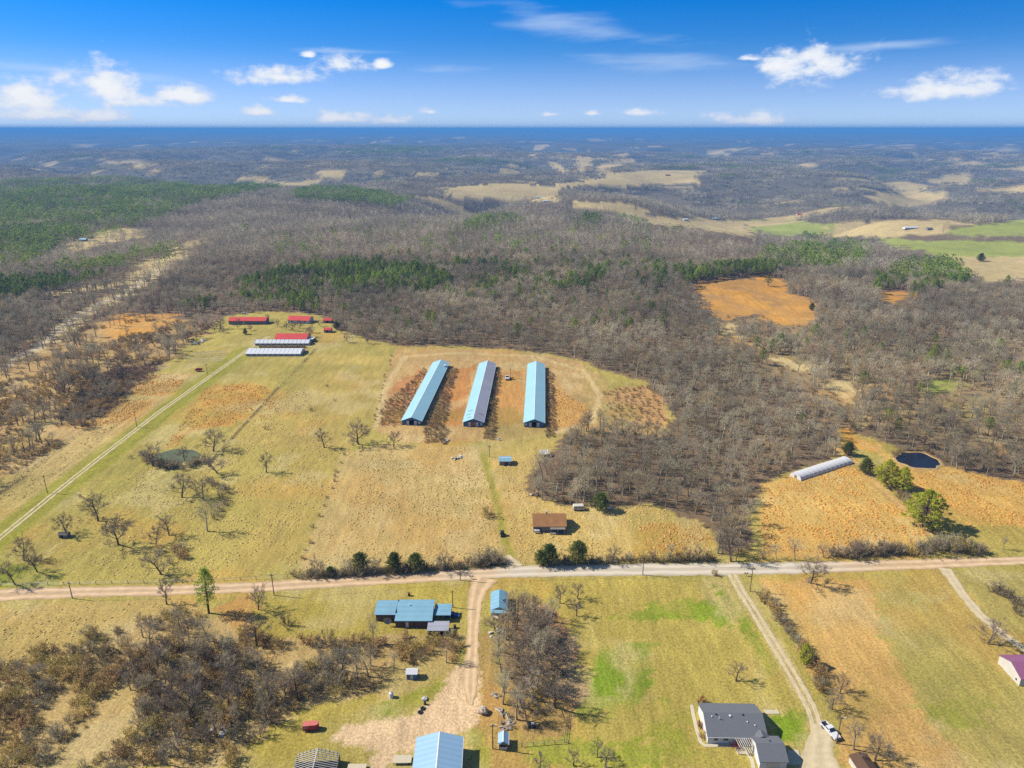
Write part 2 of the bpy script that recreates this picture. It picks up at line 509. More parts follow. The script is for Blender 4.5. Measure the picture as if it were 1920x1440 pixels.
CLEAR = {   # openings in the woods
    'orange': [[(1297, 533), (1363, 523), (1427, 519), (1477, 528), (1467, 547), (1507, 560), (1533, 587), (1513, 613), (1467, 607), (1413, 590), (1347, 597), (1317, 567)],
               [(1647, 547), (1693, 543), (1713, 560), (1663, 570)],
               [(187, 613), (233, 590), (337, 587), (320, 613), (213, 633)],
               [(1570, 806), (1600, 808), (1640, 826), (1633, 840), (1613, 843)]],
    'tan': [[(-20, 695), (60, 652), (143, 588), (227, 548), (317, 492), (322, 499), (232, 559), (148, 601), (64, 666), (-20, 706)], [(1420, 667), (1473, 667), (1530, 690), (1513, 699), (1480, 689), (1427, 679)],
            [(1527, 717), (1580, 713), (1607, 733), (1593, 757), (1567, 737)],
            [(1347, 603), (1380, 617), (1390, 633), (1367, 630)],
            [(233, 523), (253, 497), (300, 483), (323, 470), (347, 450), (387, 450), (367, 467), (320, 490), (277, 517), (233, 533)],
            [(77, 547), (160, 533), (233, 527), (230, 537), (133, 547), (83, 557)],
            [(110, 467), (177, 436), (227, 425), (267, 432), (275, 446), (200, 452), (150, 470)],
            [(1165, 400), (1250, 408), (1340, 412), (1395, 415), (1425, 440), (1400, 443), (1300, 425), (1215, 417)],
            [(1567, 420), (1693, 411), (1763, 418), (1770, 436), (1650, 443), (1530, 443)],
            [(1770, 478), (1920, 478), (2100, 480), (2100, 540), (1920, 522), (1847, 527), (1815, 508)],
            [(1125, 325), (1230, 319), (1330, 319), (1300, 327), (1312, 340), (1210, 343), (1040, 346), (1060, 341), (1125, 339)],
            [(1067, 377), (1160, 379), (1192, 387), (1070, 388)],
            [(1615, 367), (1785, 356), (1760, 380), (1685, 386)],
            [(1885, 350), (2000, 343), (2000, 362), (1830, 357)],
            [(1730, 335), (1805, 328), (1822, 340), (1740, 342)],
            [(832, 351), (970, 343), (1050, 352), (1045, 377), (975, 373), (840, 367)],
            [(590, 321), (642, 320), (640, 327), (605, 333)],
            [(440, 333), (510, 332), (505, 341)], [(510, 342), (595, 339), (590, 345), (515, 346)],
            [(213, 298), (270, 303), (312, 315), (240, 306)], [(70, 304), (110, 304), (108, 308), (74, 308)],
            [(655, 318), (720, 319), (715, 323)], [(775, 324), (822, 323), (820, 329), (778, 329)],
            [(1027, 304), (1040, 303), (1070, 322), (1055, 322)], [(1080, 294), (1112, 295), (1102, 317), (1080, 318)],
            [(1110, 311), (1160, 301), (1205, 295), (1175, 306), (1125, 319)], [(1143, 291), (1180, 287), (1175, 294)],
            [(1315, 285), (1345, 284), (1375, 290), (1330, 290)], [(1385, 292), (1462, 284), (1430, 292)],
            [(1815, 290), (1875, 284), (1870, 289)], [(1780, 296), (1800, 295), (1800, 299)], [(1545, 279), (1565, 278), (1565, 282)],
            [(985, 290), (1010, 287), (1000, 293)], [(1035, 286), (1060, 283), (1052, 288)]],
    'green': [[(1395, 411), (1470, 411), (1560, 423), (1562, 432), (1520, 440), (1435, 440)],
              [(1765, 432), (1920, 410), (2100, 405), (2100, 445), (1920, 440), (1780, 438)],
              [(1640, 446), (1750, 450), (1920, 453), (2100, 455), (2100, 480), (1770, 480), (1660, 455)],
              [(1730, 722), (1780, 711), (1800, 721), (1747, 738)]],
}
PINES = [  # (polygon, density)
    ([(-400, 345), (0, 338), (100, 333), (290, 331), (480, 340), (530, 350), (400, 372), (330, 395), (200, 440), (100, 458), (0, 470), (-400, 480)], 1.0),
    ([(-200, 430), (0, 425), (60, 420), (115, 450), (60, 492), (0, 505), (-200, 520)], 0.85),
    ([(30, 512), (130, 482), (240, 478), (242, 500), (130, 530), (60, 548), (-100, 575), (-100, 530)], 0.8),
    ([(240, 470), (330, 455), (345, 470), (300, 500), (250, 505)], 0.6),
    ([(540, 362), (620, 347), (780, 370), (740, 386), (560, 372)], 1.0),
    ([(440, 522), (600, 490), (700, 488), (800, 500), (850, 520), (800, 545), (650, 540), (560, 562), (450, 556)], 1.0),
    ([(280, 545), (440, 555), (600, 560), (590, 582), (430, 585), (290, 560)], 0.45),
    ([(840, 420), (940, 404), (990, 412), (870, 436)], 0.7),
    ([(850, 490), (1250, 498), (1255, 530), (900, 545)], 0.35),
    ([(1060, 400), (1120, 398), (1140, 420), (1080, 425)], 0.3),
    ([(1258, 505), (1420, 485), (1430, 465), (1600, 450), (1640, 470), (1600, 500), (1480, 500), (1420, 518), (1290, 530)], 0.8),
    ([(1640, 515), (1700, 490), (1800, 490), (1830, 520), (1740, 545), (1680, 552), (1640, 535)], 0.9),
    ([(600, 286), (700, 270), (800, 270), (920, 274), (820, 283), (700, 291)], 0.8),
    ([(1400, 640), (1560, 620), (1920, 640), (1920, 800), (1500, 790)], 0.06),
    ([(500, 430), (1250, 420), (1250, 620), (700, 620), (500, 560)], 0.05),
]
# ground colours: (polygon, colour, raggedness in metres)
TAN = C(208, 180, 114); ORANGE = C(222, 166, 80); YGREEN = C(188, 170, 88); OLIVE = C(158, 148, 66)
GREEN = C(140, 150, 48); VIVID = C(142, 164, 46); DIRT = C(236, 202, 156); LITTER = C(138, 116, 88); BROWN = C(120, 92, 70)
PALE = C(216, 190, 128); FIELD = C(214, 172, 100); CANOPY = C(122, 116, 100); FARGREEN = C(172, 178, 88); FARTAN = C(214, 190, 132)
PAINT = [
    ([(-600, 1500), (-600, 1010), (0, 905), (180, 790), (300, 692), (360, 640), (420, 592), (520, 582), (600, 592), (640, 622), (735, 648),
      (930, 652), (1080, 672), (1130, 693), (1215, 718), (1262, 780), (1255, 815), (1130, 797), (1060, 812), (985, 895), (990, 930), (1080, 948),
      (1240, 947), (1340, 1003), (1345, 1040), (1412, 1020), (1412, 960), (1425, 905), (1590, 848), (1570, 805), (1640, 822), (1790, 885), (1920, 905), (2600, 980), (2600, 1500)], YGREEN, 3),
    (THIN, C(164, 140, 100), 8),
    (WEST, C(198, 164, 106), 6),
    ([(90, 677), (160, 657), (200, 657), (200, 670), (100, 682)], ORANGE, 4),
    ([(0, 740), (60, 715), (140, 700), (60, 745), (0, 770)], ORANGE, 6),
    (DARK_BRUSH, BROWN, 4),
    ([(0, 905), (180, 790), (245, 735), (283, 700), (360, 700), (300, 760), (0, 985)], TAN, 2),
    ([(243, 738), (280, 701), (355, 700), (320, 745)], ORANGE, 3), ([(150, 805), (230, 747), (292, 753), (235, 790)], ORANGE, 4),
    ([(350, 777), (390, 720), (493, 723), (517, 750), (500, 787), (393, 800), (310, 838)], ORANGE, 6),
    ([(430, 820), (560, 690), (600, 660), (720, 670), (700, 800), (640, 850), (560, 1060), (420, 1075), (560, 860)], C(196, 172, 92), 5),
    ([(560, 1070), (640, 850), (720, 832), (900, 838), (925, 940), (945, 1055)], TAN, 2),
    ([(920, 835), (1060, 815), (990, 890), (985, 930), (1080, 950), (1240, 950), (1335, 1005), (1335, 1050), (960, 1058), (935, 950)], C(208, 178, 104), 3),
    ([(1200, 985), (1300, 975), (1335, 1010), (1320, 1045), (1180, 1040)], C(206, 162, 84), 4),
    ([(705, 800), (720, 700), (740, 655), (930, 655), (1090, 678), (1140, 720), (1135, 790), (1250, 815), (1060, 815), (900, 830), (740, 830)], C(204, 168, 108), 3),
    ([(840, 695), (890, 685), (868, 795), (800, 800)], C(206, 144, 80), 3), ([(935, 690), (985, 690), (978, 790), (912, 800)], C(212, 158, 88), 3),
    ([(1030, 700), (1060, 740), (1110, 770), (1105, 800), (1030, 800)], C(220, 172, 98), 4),
    ([(1135, 730), (1220, 725), (1258, 800), (1250, 815), (1140, 790)], C(206, 162, 106), 5),
    ([(720, 740), (790, 690), (800, 700), (752, 795), (705, 800)], C(198, 140, 86), 4),
    ([(1425, 905), (1590, 868), (1640, 900), (1740, 1000), (1700, 1045), (1430, 1040)], C(216, 178, 100), 2),
    ([(1640, 845), (1800, 880), (1920, 905), (2100, 930), (2100, 1000), (1920, 985), (1800, 985), (1740, 940), (1660, 880)], C(226, 182, 98), 3),
    ([(-100, 1060), (0, 1045), (60, 1050), (120, 1085), (90, 1102), (-100, 1105)], C(150, 158, 52), 3),
    ([(420, 1130), (600, 1110), (860, 1090), (870, 1260), (760, 1330), (600, 1350), (560, 1440), (420, 1440)], C(190, 170, 80), 4),
    ([(0, 1140), (330, 1115), (400, 1150), (200, 1190), (0, 1290)], C(200, 172, 100), 3),
    ([(400, 1140), (470, 1110), (480, 1200), (420, 1215)], C(204, 158, 88), 3),
    ([(0, 1250), (150, 1200), (330, 1140), (520, 1200), (870, 1190), (860, 1270), (740, 1300), (560, 1330), (420, 1440), (-100, 1440), (-100, 1300)], C(204, 174, 112), 3),
    ([(780, 1290), (860, 1270), (830, 1310), (740, 1345), (700, 1350), (690, 1330)], GREEN, 2),
    ([(640, 1368), (760, 1340), (820, 1308), (866, 1245), (900, 1245), (904, 1330), (895, 1356), (835, 1382), (790, 1398), (745, 1404), (722, 1460), (688, 1460), (700, 1406), (620, 1392)], DIRT, 1.5),
    ([(898, 1180), (925, 1180), (945, 1330), (960, 1400), (1000, 1460), (850, 1460), (900, 1350)], C(204, 160, 102), 2),
    ([(870, 1370), (900, 1365), (915, 1440), (880, 1445)], C(180, 172, 70), 2),
    ([(930, 1130), (1000, 1110), (1090, 1200), (1110, 1290), (1060, 1390), (960, 1390)], C(184, 144, 104), 3),
    ([(975, 1095), (1360, 1080), (1540, 1390), (1500, 1460), (1000, 1460), (1060, 1390), (1110, 1290), (1080, 1190)], C(194, 174, 86), 4),
    ([(1000, 1090), (1340, 1085), (1390, 1130), (1200, 1150), (1050, 1150)], C(200, 178, 88), 4),
    ([(1130, 1215), (1215, 1200), (1222, 1260), (1200, 1330), (1130, 1345), (1070, 1330), (1120, 1280)], VIVID, 3),
    ([(1150, 1145), (1280, 1120), (1360, 1140), (1370, 1175), (1260, 1160)], C(150, 166, 48), 4),
    ([(1340, 1100), (1385, 1130), (1450, 1250), (1440, 1260), (1380, 1160)], C(142, 158, 44), 2),
    ([(990, 1400), (1200, 1380), (1250, 1440), (1000, 1450)], C(160, 168, 54), 4),
    ([(1455, 1345), (1500, 1330), (1525, 1400), (1450, 1400)], C(138, 162, 36), 2),
    ([(1340, 1345), (1230, 1300), (1300, 1400), (1420, 1440), (1250, 1440), (1200, 1340)], C(168, 166, 62), 4),
    ([(1420, 1085), (1620, 1085), (1660, 1180), (1740, 1330), (1830, 1460), (1600, 1460), (1560, 1330), (1450, 1140)], FIELD, 2),
    ([(1620, 1080), (1920, 1070), (2200, 1080), (2200, 1460), (1830, 1460), (1740, 1330), (1660, 1180)], C(186, 168, 92), 5),
    ([(1700, 1110), (1800, 1105), (1760, 1140), (1700, 1130)], C(196, 182, 114), 6),
    ([(1760, 1330), (1850, 1305), (1860, 1350), (1780, 1360)], C(164, 162, 66), 6),
]
STRIPS = [  # (pixel polyline, width in metres, colour): worn tracks in the grass
    ([(965, 1062), (945, 1010), (932, 940), (915, 890), (905, 845)], 3.0, C(176, 164, 72)),
    ([(905, 845), (960, 825), (1040, 812)], 4.0, C(196, 172, 100)),
    ([(1040, 812), (1110, 790), (1125, 740), (1095, 695), (1000, 668), (860, 662), (760, 668), (725, 720), (705, 800)], 4.0, C(220, 192, 132)),
    ([(-190, 1165), (0, 1005), (463, 655)], 16.0, C(168, 162, 62)),
    ([(0, 690), (60, 657), (143, 593), (227, 553), (317, 497)], 6.0, C(214, 198, 168)),
    ([(1372, 1077), (1391, 1110), (1422, 1160), (1459, 1220), (1495, 1280), (1522, 1330), (1535, 1372)], 4.2, C(206, 184, 122)),
    ([(1560, 830), (1640, 900), (1740, 1000)], 4.0, C(216, 176, 110)),
    ([(0, 925), (180, 792), (300, 695)], 1.6, C(120, 104, 62)), ([(395, 868), (500, 752), (590, 655)], 0.9, C(134, 116, 66)),
]


def build_ground():
    ys = [-400, -200, -60, 40] + list(np.arange(80, 340, 1.4)) + list(np.arange(340, 720, 2.6))
    while ys[-1] < 46000: ys.append(ys[-1] + max(2.6, 0.016 * ys[-1] if ys[-1] < 12000 else 0.05 * ys[-1]))
    xs = list(np.arange(0, 200, 1.6))
    while xs[-1] < 46000: xs.append(xs[-1] + max(1.6, 0.017 * xs[-1] if xs[-1] < 9000 else 0.06 * xs[-1]))
    xs = np.array([-q for q in xs[:0:-1]] + xs); ys = np.array(ys)
    nx, ny = len(xs), len(ys)
    X, Y = np.meshgrid(xs, ys)
    x = X.ravel(); y = Y.ravel(); z = height(x, y)
    me = bpy.data.meshes.new('ground')
    me.vertices.add(nx * ny)
    me.vertices.foreach_set('co', np.stack([x, y, z], 1).ravel())
    i = (np.arange(ny - 1)[:, None] * nx + np.arange(nx - 1)[None, :]).ravel()
    quads = np.stack([i, i + 1, i + nx + 1, i + nx], 1)
    nq = len(quads)
    me.loops.add(nq * 4); me.polygons.add(nq)
    me.loops.foreach_set('vertex_index', quads.ravel())
    me.polygons.foreach_set('loop_start', np.arange(nq) * 4)
    me.polygons.foreach_set('loop_total', np.full(nq, 4))
    me.polygons.foreach_set('use_smooth', np.ones(nq, bool))
    me.update()
    d = np.sqrt(x * x + y * y)
    col = np.empty((len(x), 3)); col[:] = LITTER
    t = sstep(900, 3200, d)[:, None]
    col = col * (1 - t) + np.array(CANOPY) * t
    col *= (1 + .9 * fbm(x / 240.0, y / 150.0, 4) * sstep(500, 2500, d))[:, None]
    rs = np.random.RandomState(11)

    def jit(amp):
        k = np.clip(d / 300.0, 1, 6) * amp
        jx = x + k * 2.2 * fbm(x / 14.0, y / 14.0, 3) + rs.uniform(-.4, .4, len(x)) * amp
        jy = y + k * 2.2 * fbm(x / 14.0 + 50, y / 14.0 + 20, 3) + rs.uniform(-.4, .4, len(x)) * amp
        return project(jx, jy, z)
    cache = {}
    front = y > 20
    for poly, c, amp in PAINT:
        if amp not in cache: cache[amp] = jit(amp)
        u, v = cache[amp]
        m = pip(poly, u, v) & front
        tone = 1 + 0.35 * fbm(x[m] / 22.0, y[m] / 22.0, 3)[:, None]
        if c == ORANGE:
            wgt = np.clip(.5 + 1.6 * fbm(x[m] / 11.0 + 14, y[m] / 11.0, 4), .05, .85)[:, None]
            col[m] = col[m] * (1 - wgt) + np.array(c) * tone * wgt
        elif c[1] > c[0] * .92:       # green growth comes in patches
            wgt = np.clip(.72 + 1.9 * fbm(x[m] / 9.0 + 4, y[m] / 9.0, 4), .1, 1)[:, None]
            col[m] = col[m] * (1 - wgt) + np.array(c) * tone * wgt
        else:
            col[m] = np.array(c) * tone
    u, v = jit(7)
    for key, c in (('orange', C(224, 164, 72)), ('tan', FARTAN), ('green', FARGREEN)):
        for poly in CLEAR[key]:
            m = pip(poly, u, v) & front
            # an opening is seen over the trees in front of it: carry it on towards the viewer under their crowns
            lo = [(p[0], p[1] + 500.0 / max(30.0, p[1] - 225)) for p in poly]
            m |= pip(lo, u, v) & front
            wgt = np.clip(.8 + 1.3 * fbm(x[m] / 20.0 + 3, y[m] / 20.0, 4), .3, 1)[:, None] if key == 'orange' else 1.0
            col[m] = col[m] * 1.25 * (1 - wgt) + np.array(c) * (1 + 0.3 * fbm(x[m] / 60.0, y[m] / 60.0, 3)[:, None]) * wgt
    m = far_open(x, y)
    col[m] = np.array(FARTAN) * (.95 + 0.3 * fbm(x[m] / 60.0, y[m] / 60.0, 3)[:, None])
    # orange broomsedge drifts through the dry meadows
    lum = col.sum(1)
    drift = sstep(0.06, 0.2, fbm(x / 35.0 + 9, y / 35.0 + 4, 4)) * (d < 560) * (lum > 0.42) * (col[:, 0] > col[:, 1] * 1.15)
    col = col * (1 - 0.32 * drift[:, None]) + np.array(C(220, 164, 80)) * 0.32 * drift[:, None]
    moss = sstep(0.03, 0.22, fbm(x / 28.0 + 31, y / 28.0 + 12, 4)) * (d < 560) * (lum > 0.42)
    col = col * (1 - 0.4 * moss[:, None]) + np.array(C(166, 156, 74)) * 0.4 * moss[:, None]
    pale = sstep(0.05, 0.22, fbm(x / 18.0 + 71, y / 18.0 + 2, 4)) * (d < 560) * (lum > 0.42)
    col = col * (1 - 0.35 * pale[:, None]) + np.array(C(222, 202, 146)) * 0.35 * pale[:, None]
    u, v = cache[2]
    for poly, c, amp in PAINT:
        if c == DIRT:
            m = pip(poly, u, v) & front
            col[m] = np.array(c) * (1 + .5 * fbm(x[m] / 7.0, y[m] / 7.0, 4)[:, None])
    for line, wdt, c in STRIPS:
        pts = [G(*p) for p in line]
        jx = x + 1.2 * fbm(x / 6.0, y / 6.0, 2); jy = y + 1.2 * fbm(x / 6.0 + 9, y / 6.0, 2)
        for a, b in zip(pts[:-1], pts[1:]):
            ab = (b.x - a.x, b.y - a.y); L2 = ab[0] ** 2 + ab[1] ** 2
            t = np.clip(((jx - a.x) * ab[0] + (jy - a.y) * ab[1]) / L2, 0, 1)
            dd = np.hypot(jx - a.x - t * ab[0], jy - a.y - t * ab[1])
            w = (1 - sstep(wdt * 0.35, wdt * 0.6, dd))[:, None]
            col = col * (1 - w) + np.array(c) * w
    ca = me.color_attributes.new('Col', 'FLOAT_COLOR', 'POINT')
    ca.data.foreach_set('color', np.concatenate([col, np.ones((len(x), 1))], 1).ravel().astype(np.float32))
    # material: grain and small relief on top of the colour of each field
    m = bpy.data.materials.new('ground'); m.use_nodes = True
    nt = m.node_tree; N = nt.nodes.new; Lk = nt.links.new
    b = nt.nodes['Principled BSDF']; b.inputs['Roughness'].default_value = 0.95; b.inputs['Specular IOR Level'].default_value = 0.1
    at = N('ShaderNodeAttribute'); at.attribute_name = 'Col'
    tc = N('ShaderNodeTexCoord')
    prev = None
    for sc_, lo_, hi_ in ((1.3, 0.46, 1.54), (0.22, 0.72, 1.26), (0.012, 0.8, 1.2)):
        nz = N('ShaderNodeTexNoise'); nz.inputs['Scale'].default_value = sc_; nz.inputs['Detail'].default_value = 4
        nz.inputs['Roughness'].default_value = 0.75
        if sc_ == 0.22:
            mp = N('ShaderNodeMapping'); mp.inputs['Scale'].default_value = (1.6, .3, 1); mp.inputs['Rotation'].default_value = (0, 0, .25)
            Lk(tc.outputs['Object'], mp.inputs['Vector']); Lk(mp.outputs[0], nz.inputs['Vector'])
        else:
            Lk(tc.outputs['Object'], nz.inputs['Vector'])
        mr = N('ShaderNodeMapRange'); mr.inputs[1].default_value = 0.25; mr.inputs[2].default_value = 0.75
        mr.inputs[3].default_value = lo_; mr.inputs[4].default_value = hi_
        Lk(nz.outputs[0], mr.inputs[0])
        if prev is None:
            prev = mr.outputs[0]; hgt = nz.outputs[0]
        else:
            mm = N('ShaderNodeMath'); mm.operation = 'MULTIPLY'; Lk(prev, mm.inputs[0]); Lk(mr.outputs[0], mm.inputs[1]); prev = mm.outputs[0]
    hsv = N('ShaderNodeHueSaturation'); Lk(at.outputs['Color'], hsv.inputs['Color']); Lk(prev, hsv.inputs['Value'])
    Lk(hsv.outputs[0], b.inputs['Base Color'])
    bp = N('ShaderNodeBump'); bp.inputs['Strength'].default_value = 0.5; bp.inputs['Distance'].default_value = 0.5
    Lk(hgt, bp.inputs['Height']); Lk(bp.outputs[0], b.inputs['Normal'])
    me.materials.append(m)
    o = link('ground', me)
    tag(o, 'rolling farmland and woodland floor reaching to the horizon', 'ground', kind='structure')


build_ground()


def strip(name, label, centre, width, m, dz=0.05, step=1.3, jitter=0.4, cat='road'):
    """a sheet along a ground polyline [(x, y), ...]; width may be one number or one per point"""
    pts = [Vector((p[0], p[1])) for p in centre]
    if not isinstance(width, (list, tuple)): width = [width] * len(pts)
    P = []; W = []
    for (a, b, wa, wb) in zip(pts[:-1], pts[1:], width[:-1], width[1:]):
        n = max(1, int((b - a).length / step))
        for i in range(n):
            P.append(a.lerp(b, i / n)); W.append(wa + (wb - wa) * i / n)
    P.append(pts[-1]); W.append(width[-1])
    vs = []; fs = []
    K = 10
    for i, p in enumerate(P):
        d = (P[min(i + 1, len(P) - 1)] - P[max(i - 1, 0)]).normalized()
        nrm = Vector((-d.y, d.x))
        for k in range(K + 1):
            t = (k / K - 0.5) * W[i]
            if k in (0, K): t += rnd.uniform(-jitter, jitter)
            q = p + nrm * t
            vs.append((q.x, q.y, gz(q.x, q.y) + dz - (0.03 if k in (0, K) else 0)))
    for i in range(len(P) - 1):
        for k in range(K):
            a = i * (K + 1) + k
            fs.append((a, a + 1, a + K + 2, a + K + 1))
    mb = MB(); mb.add(vs, fs)
    o = mb.build(name, m)
    at = o.data.attributes.new('across', 'FLOAT', 'POINT')
    at.data.foreach_set('value', [abs(k / K * 2 - 1) for _ in P for k in range(K + 1)])
    tag(o, label, cat, kind='structure')
    return o


def road_mat():
    m = mat('road_dirt', C(234, 200, 158), rough=0.95, var=0.15, scale=0.35, bump=0.5)
    nt = m.node_tree; b = nt.nodes['Principled BSDF']
    N = nt.nodes.new; L = nt.links.new
    src = b.inputs['Base Color'].links[0].from_socket
    tc = N('ShaderNodeTexCoord'); sp = N('ShaderNodeSeparateXYZ'); L(tc.outputs['Object'], sp.inputs[0])
    nz = N('ShaderNodeTexNoise'); nz.inputs['Scale'].default_value = 0.08; L(tc.outputs['Object'], nz.inputs['Vector'])
    ad = N('ShaderNodeMath'); ad.operation = 'MULTIPLY_ADD'; ad.inputs[1].default_value = 60; L(nz.outputs[0], ad.inputs[0]); L(sp.outputs[0], ad.inputs[2])
    rp = N('ShaderNodeValToRGB')
    mr = N('ShaderNodeMapRange'); mr.inputs[1].default_value = -150; mr.inputs[2].default_value = 230; L(ad.outputs[0], mr.inputs[0]); L(mr.outputs[0], rp.inputs[0])
    e = rp.color_ramp.elements
    e[0].position = 0.40; e[0].color = (0, 0, 0, 1); e[1].position = 0.50; e[1].color = (1, 1, 1, 1)
    q = rp.color_ramp.elements.new(0.74); q.color = (1, 1, 1, 1)
    q = rp.color_ramp.elements.new(0.84); q.color = (0, 0, 0, 1)
    mx = N('ShaderNodeMix'); mx.data_type = 'RGBA'; L(rp.outputs[0], mx.inputs[0]); L(src, mx.inputs[6])
    mx.inputs[7].default_value = (*C(230, 216, 192), 1)
    L(mx.outputs[2], b.inputs['Base Color'])
    return m


M['road'] = road_mat()
for key in ('road', 'dirt', 'lane'):       # wheel tracks worn pale, a darker crown and loose edges
    nt = M[key].node_tree; b = nt.nodes['Principled BSDF']; src = b.inputs['Base Color'].links[0].from_socket
    at = nt.nodes.new('ShaderNodeAttribute'); at.attribute_name = 'across'
    tcx = nt.nodes.new('ShaderNodeTexCoord'); nzx = nt.nodes.new('ShaderNodeTexNoise'); nzx.inputs['Scale'].default_value = .12
    nt.links.new(tcx.outputs['Object'], nzx.inputs['Vector'])
    ad = nt.nodes.new('ShaderNodeMath'); ad.operation = 'MULTIPLY_ADD'; ad.inputs[1].default_value = .5; nt.links.new(nzx.outputs[0], ad.inputs[0]); nt.links.new(at.outputs['Fac'], ad.inputs[2])
    sb = nt.nodes.new('ShaderNodeMath'); sb.operation = 'SUBTRACT'; sb.inputs[1].default_value = .25; nt.links.new(ad.outputs[0], sb.inputs[0])
    rp = nt.nodes.new('ShaderNodeValToRGB'); nt.links.new(sb.outputs[0], rp.inputs[0])
    rp.color_ramp.elements[0].position = 0.0; rp.color_ramp.elements[0].color = (.80, .79, .76, 1)
    rp.color_ramp.elements[1].position = 1.0; rp.color_ramp.elements[1].color = (.66, .64, .56, 1)
    for ps, vl in ((.22, .84), (.38, 1.06), (.58, 1.04), (.78, .86)):
        e_ = rp.color_ramp.elements.new(ps); e_.color = (vl, vl, vl, 1)
    mx = nt.nodes.new('ShaderNodeMix'); mx.data_type = 'RGBA'; mx.blend_type = 'MULTIPLY'; mx.inputs[0].default_value = 1.0 if key != 'lane' else .5
    nt.links.new(src, mx.inputs[6]); nt.links.new(rp.outputs[0], mx.inputs[7]); nt.links.new(mx.outputs[2], b.inputs['Base Color'])
edges = [(-200, 1110, 1140), (0, 1104, 1128), (150, 1100, 1120), (300, 1098, 1117), (500, 1090, 1110), (700, 1078, 1097), (850, 1069, 1089),
         (950, 1062, 1083), (1100, 1058, 1080), (1280, 1056, 1079), (1450, 1055, 1077), (1600, 1052, 1072), (1750, 1048, 1066), (1900, 1044, 1059), (2150, 1036, 1050)]
cen = []; wid = []
for (u, a, b) in edges:
    p = G(u, a); q = G(u, b)
    cen.append(((p.x + q.x) / 2, (p.y + q.y) / 2)); wid.append(abs(p.y - q.y))
strip('dirt_road', 'pale dirt and gravel county road crossing between the fields', cen, wid, M['road'], 0.06)
lane_pts = [G(*p) for p in [(-190, 1165), (0, 1008), (100, 927), (200, 848), (302, 770), (463, 657), (505, 630)]]
for sgn in (-1, 1):
    strip('lane_rut', 'pale %s wheel rut of the long straight farm lane' % ('western' if sgn < 0 else 'eastern'), [(p.x + sgn * 0.95, p.y) for p in lane_pts], 1.0, M['lane'], 0.05, jitter=0.15, cat='lane')


def px_strip(name, label, pts, m, dz, cat='driveway', jitter=0.4):
    c = []; w = []
    for (u0, u1, v) in pts:
        a = G(u0, v); b = G(u1, v)
        c.append(((a.x + b.x) / 2, (a.y + b.y) / 2)); w.append((b - a).length)
    return strip(name, label, c, w, m, dz, jitter=jitter, cat=cat)


px_strip('dirt_driveway', 'sandy driveway running from the road past the blue roofed mobile home',
         [(884, 935, 1084), (880, 915, 1105), (877, 905, 1130), (875, 899, 1180), (873, 897, 1230), (868, 898, 1262), (866, 896, 1285), (873, 892, 1305), (879, 886, 1322)], M['dirt'], 0.07)
drv = [G(*q) for q in ((1372, 1077), (1391, 1110), (1422, 1160), (1459, 1220), (1495, 1280), (1522, 1330), (1535, 1372))]
for sgn in (-1, 1):
    strip('driveway_rut', 'pale %s wheel rut of the gravel driveway to the ranch house' % ('western' if sgn < 0 else 'eastern'), [(q.x + sgn * 1.0, q.y) for q in drv], 1.25, M['lane'], .06, jitter=.25, cat='driveway')
px_strip('gravel_yard', 'pale gravel yard where the driveway ends at the ranch house', [(1519, 1549, 1358), (1520, 1560, 1380), (1508, 1562, 1410), (1500, 1580, 1450)], M['lane'], .075)
px_strip('field_track', 'sandy track entering the mown field from the road beside brush',
         [(1760, 1785, 1066), (1775, 1795, 1085), (1797, 1815, 1115), (1825, 1845, 1150), (1870, 1890, 1190), (1930, 1950, 1230)], M['lane'], 0.07)
px_strip('track_mouth', 'short gravel mouth where the grassy farm track meets the road', [(950, 985, 1064), (945, 968, 1052), (940, 958, 1042)], M['lane'], 0.08)


def pond(name, label, px, m, rim=None):
    pts = [G(*p) for p in px]
    z = min(p.z for p in pts)
    c = sum(pts, Vector()) / len(pts)
    n = len(pts)
    # smooth closed outline
    out = []
    for i in range(n):
        p0, p1, p2, p3 = pts[i - 1], pts[i], pts[(i + 1) % n], pts[(i + 2) % n]
        for k in range(5):
            t = k / 5
            q = 0.5 * ((2 * p1) + (p2 - p0) * t + (2 * p0 - 5 * p1 + 4 * p2 - p3) * t * t + (3 * p1 - p0 - 3 * p2 + p3) * t ** 3)
            q = c + (q - c) * (1 + .22 * (vnoise(np.array([q.x / 3.0]), np.array([q.y / 3.0]))[0] - .5)); q.z = z
            out.append(q)
    mb = MB()
    mb.add([(q.x, q.y, z + 0.12) for q in out], [tuple(range(len(out)))])
    o = mb.build(name, m)
    tag(o, label, 'pond', kind='structure')
    if rim:
        mb = MB(); vs = []
        for q in out:
            dv = (q - c); dv.z = 0; l = dv.length
            for s_, zz in ((0.97, 0.08), (1.0, 0.34), (1.0 + .7 / l, 0.26), (1.0 + 1.5 / l, 0.02)):
                e = c + dv * s_
                vs.append((e.x, e.y, (z if s_ <= 1 else gz(e.x, e.y)) + zz))
        k = len(out)
        fs = []
        for i in range(k):
            j = (i + 1) % k
            for r in range(3): fs.append((i * 4 + r, j * 4 + r, j * 4 + r + 1, i * 4 + r + 1))
        mb.add(vs, fs)
        tag(mb.build('pond_bank', rim), 'pale bare bank ringing the dark round pond', 'bank', kind='structure')


pond('pond', 'round dark farm pond beside the white hoop house', [(1678, 858), (1695, 850), (1722, 849), (1748, 857), (1764, 868), (1750, 878), (1718, 878), (1690, 869)], M['pond_dark'], M['pond_bank'])
pond('pond', 'murky green pond ringed by brush beside the farm lane', [(288, 858), (310, 846), (345, 843), (372, 848), (374, 858), (350, 865), (315, 868)], M['pond_green'])

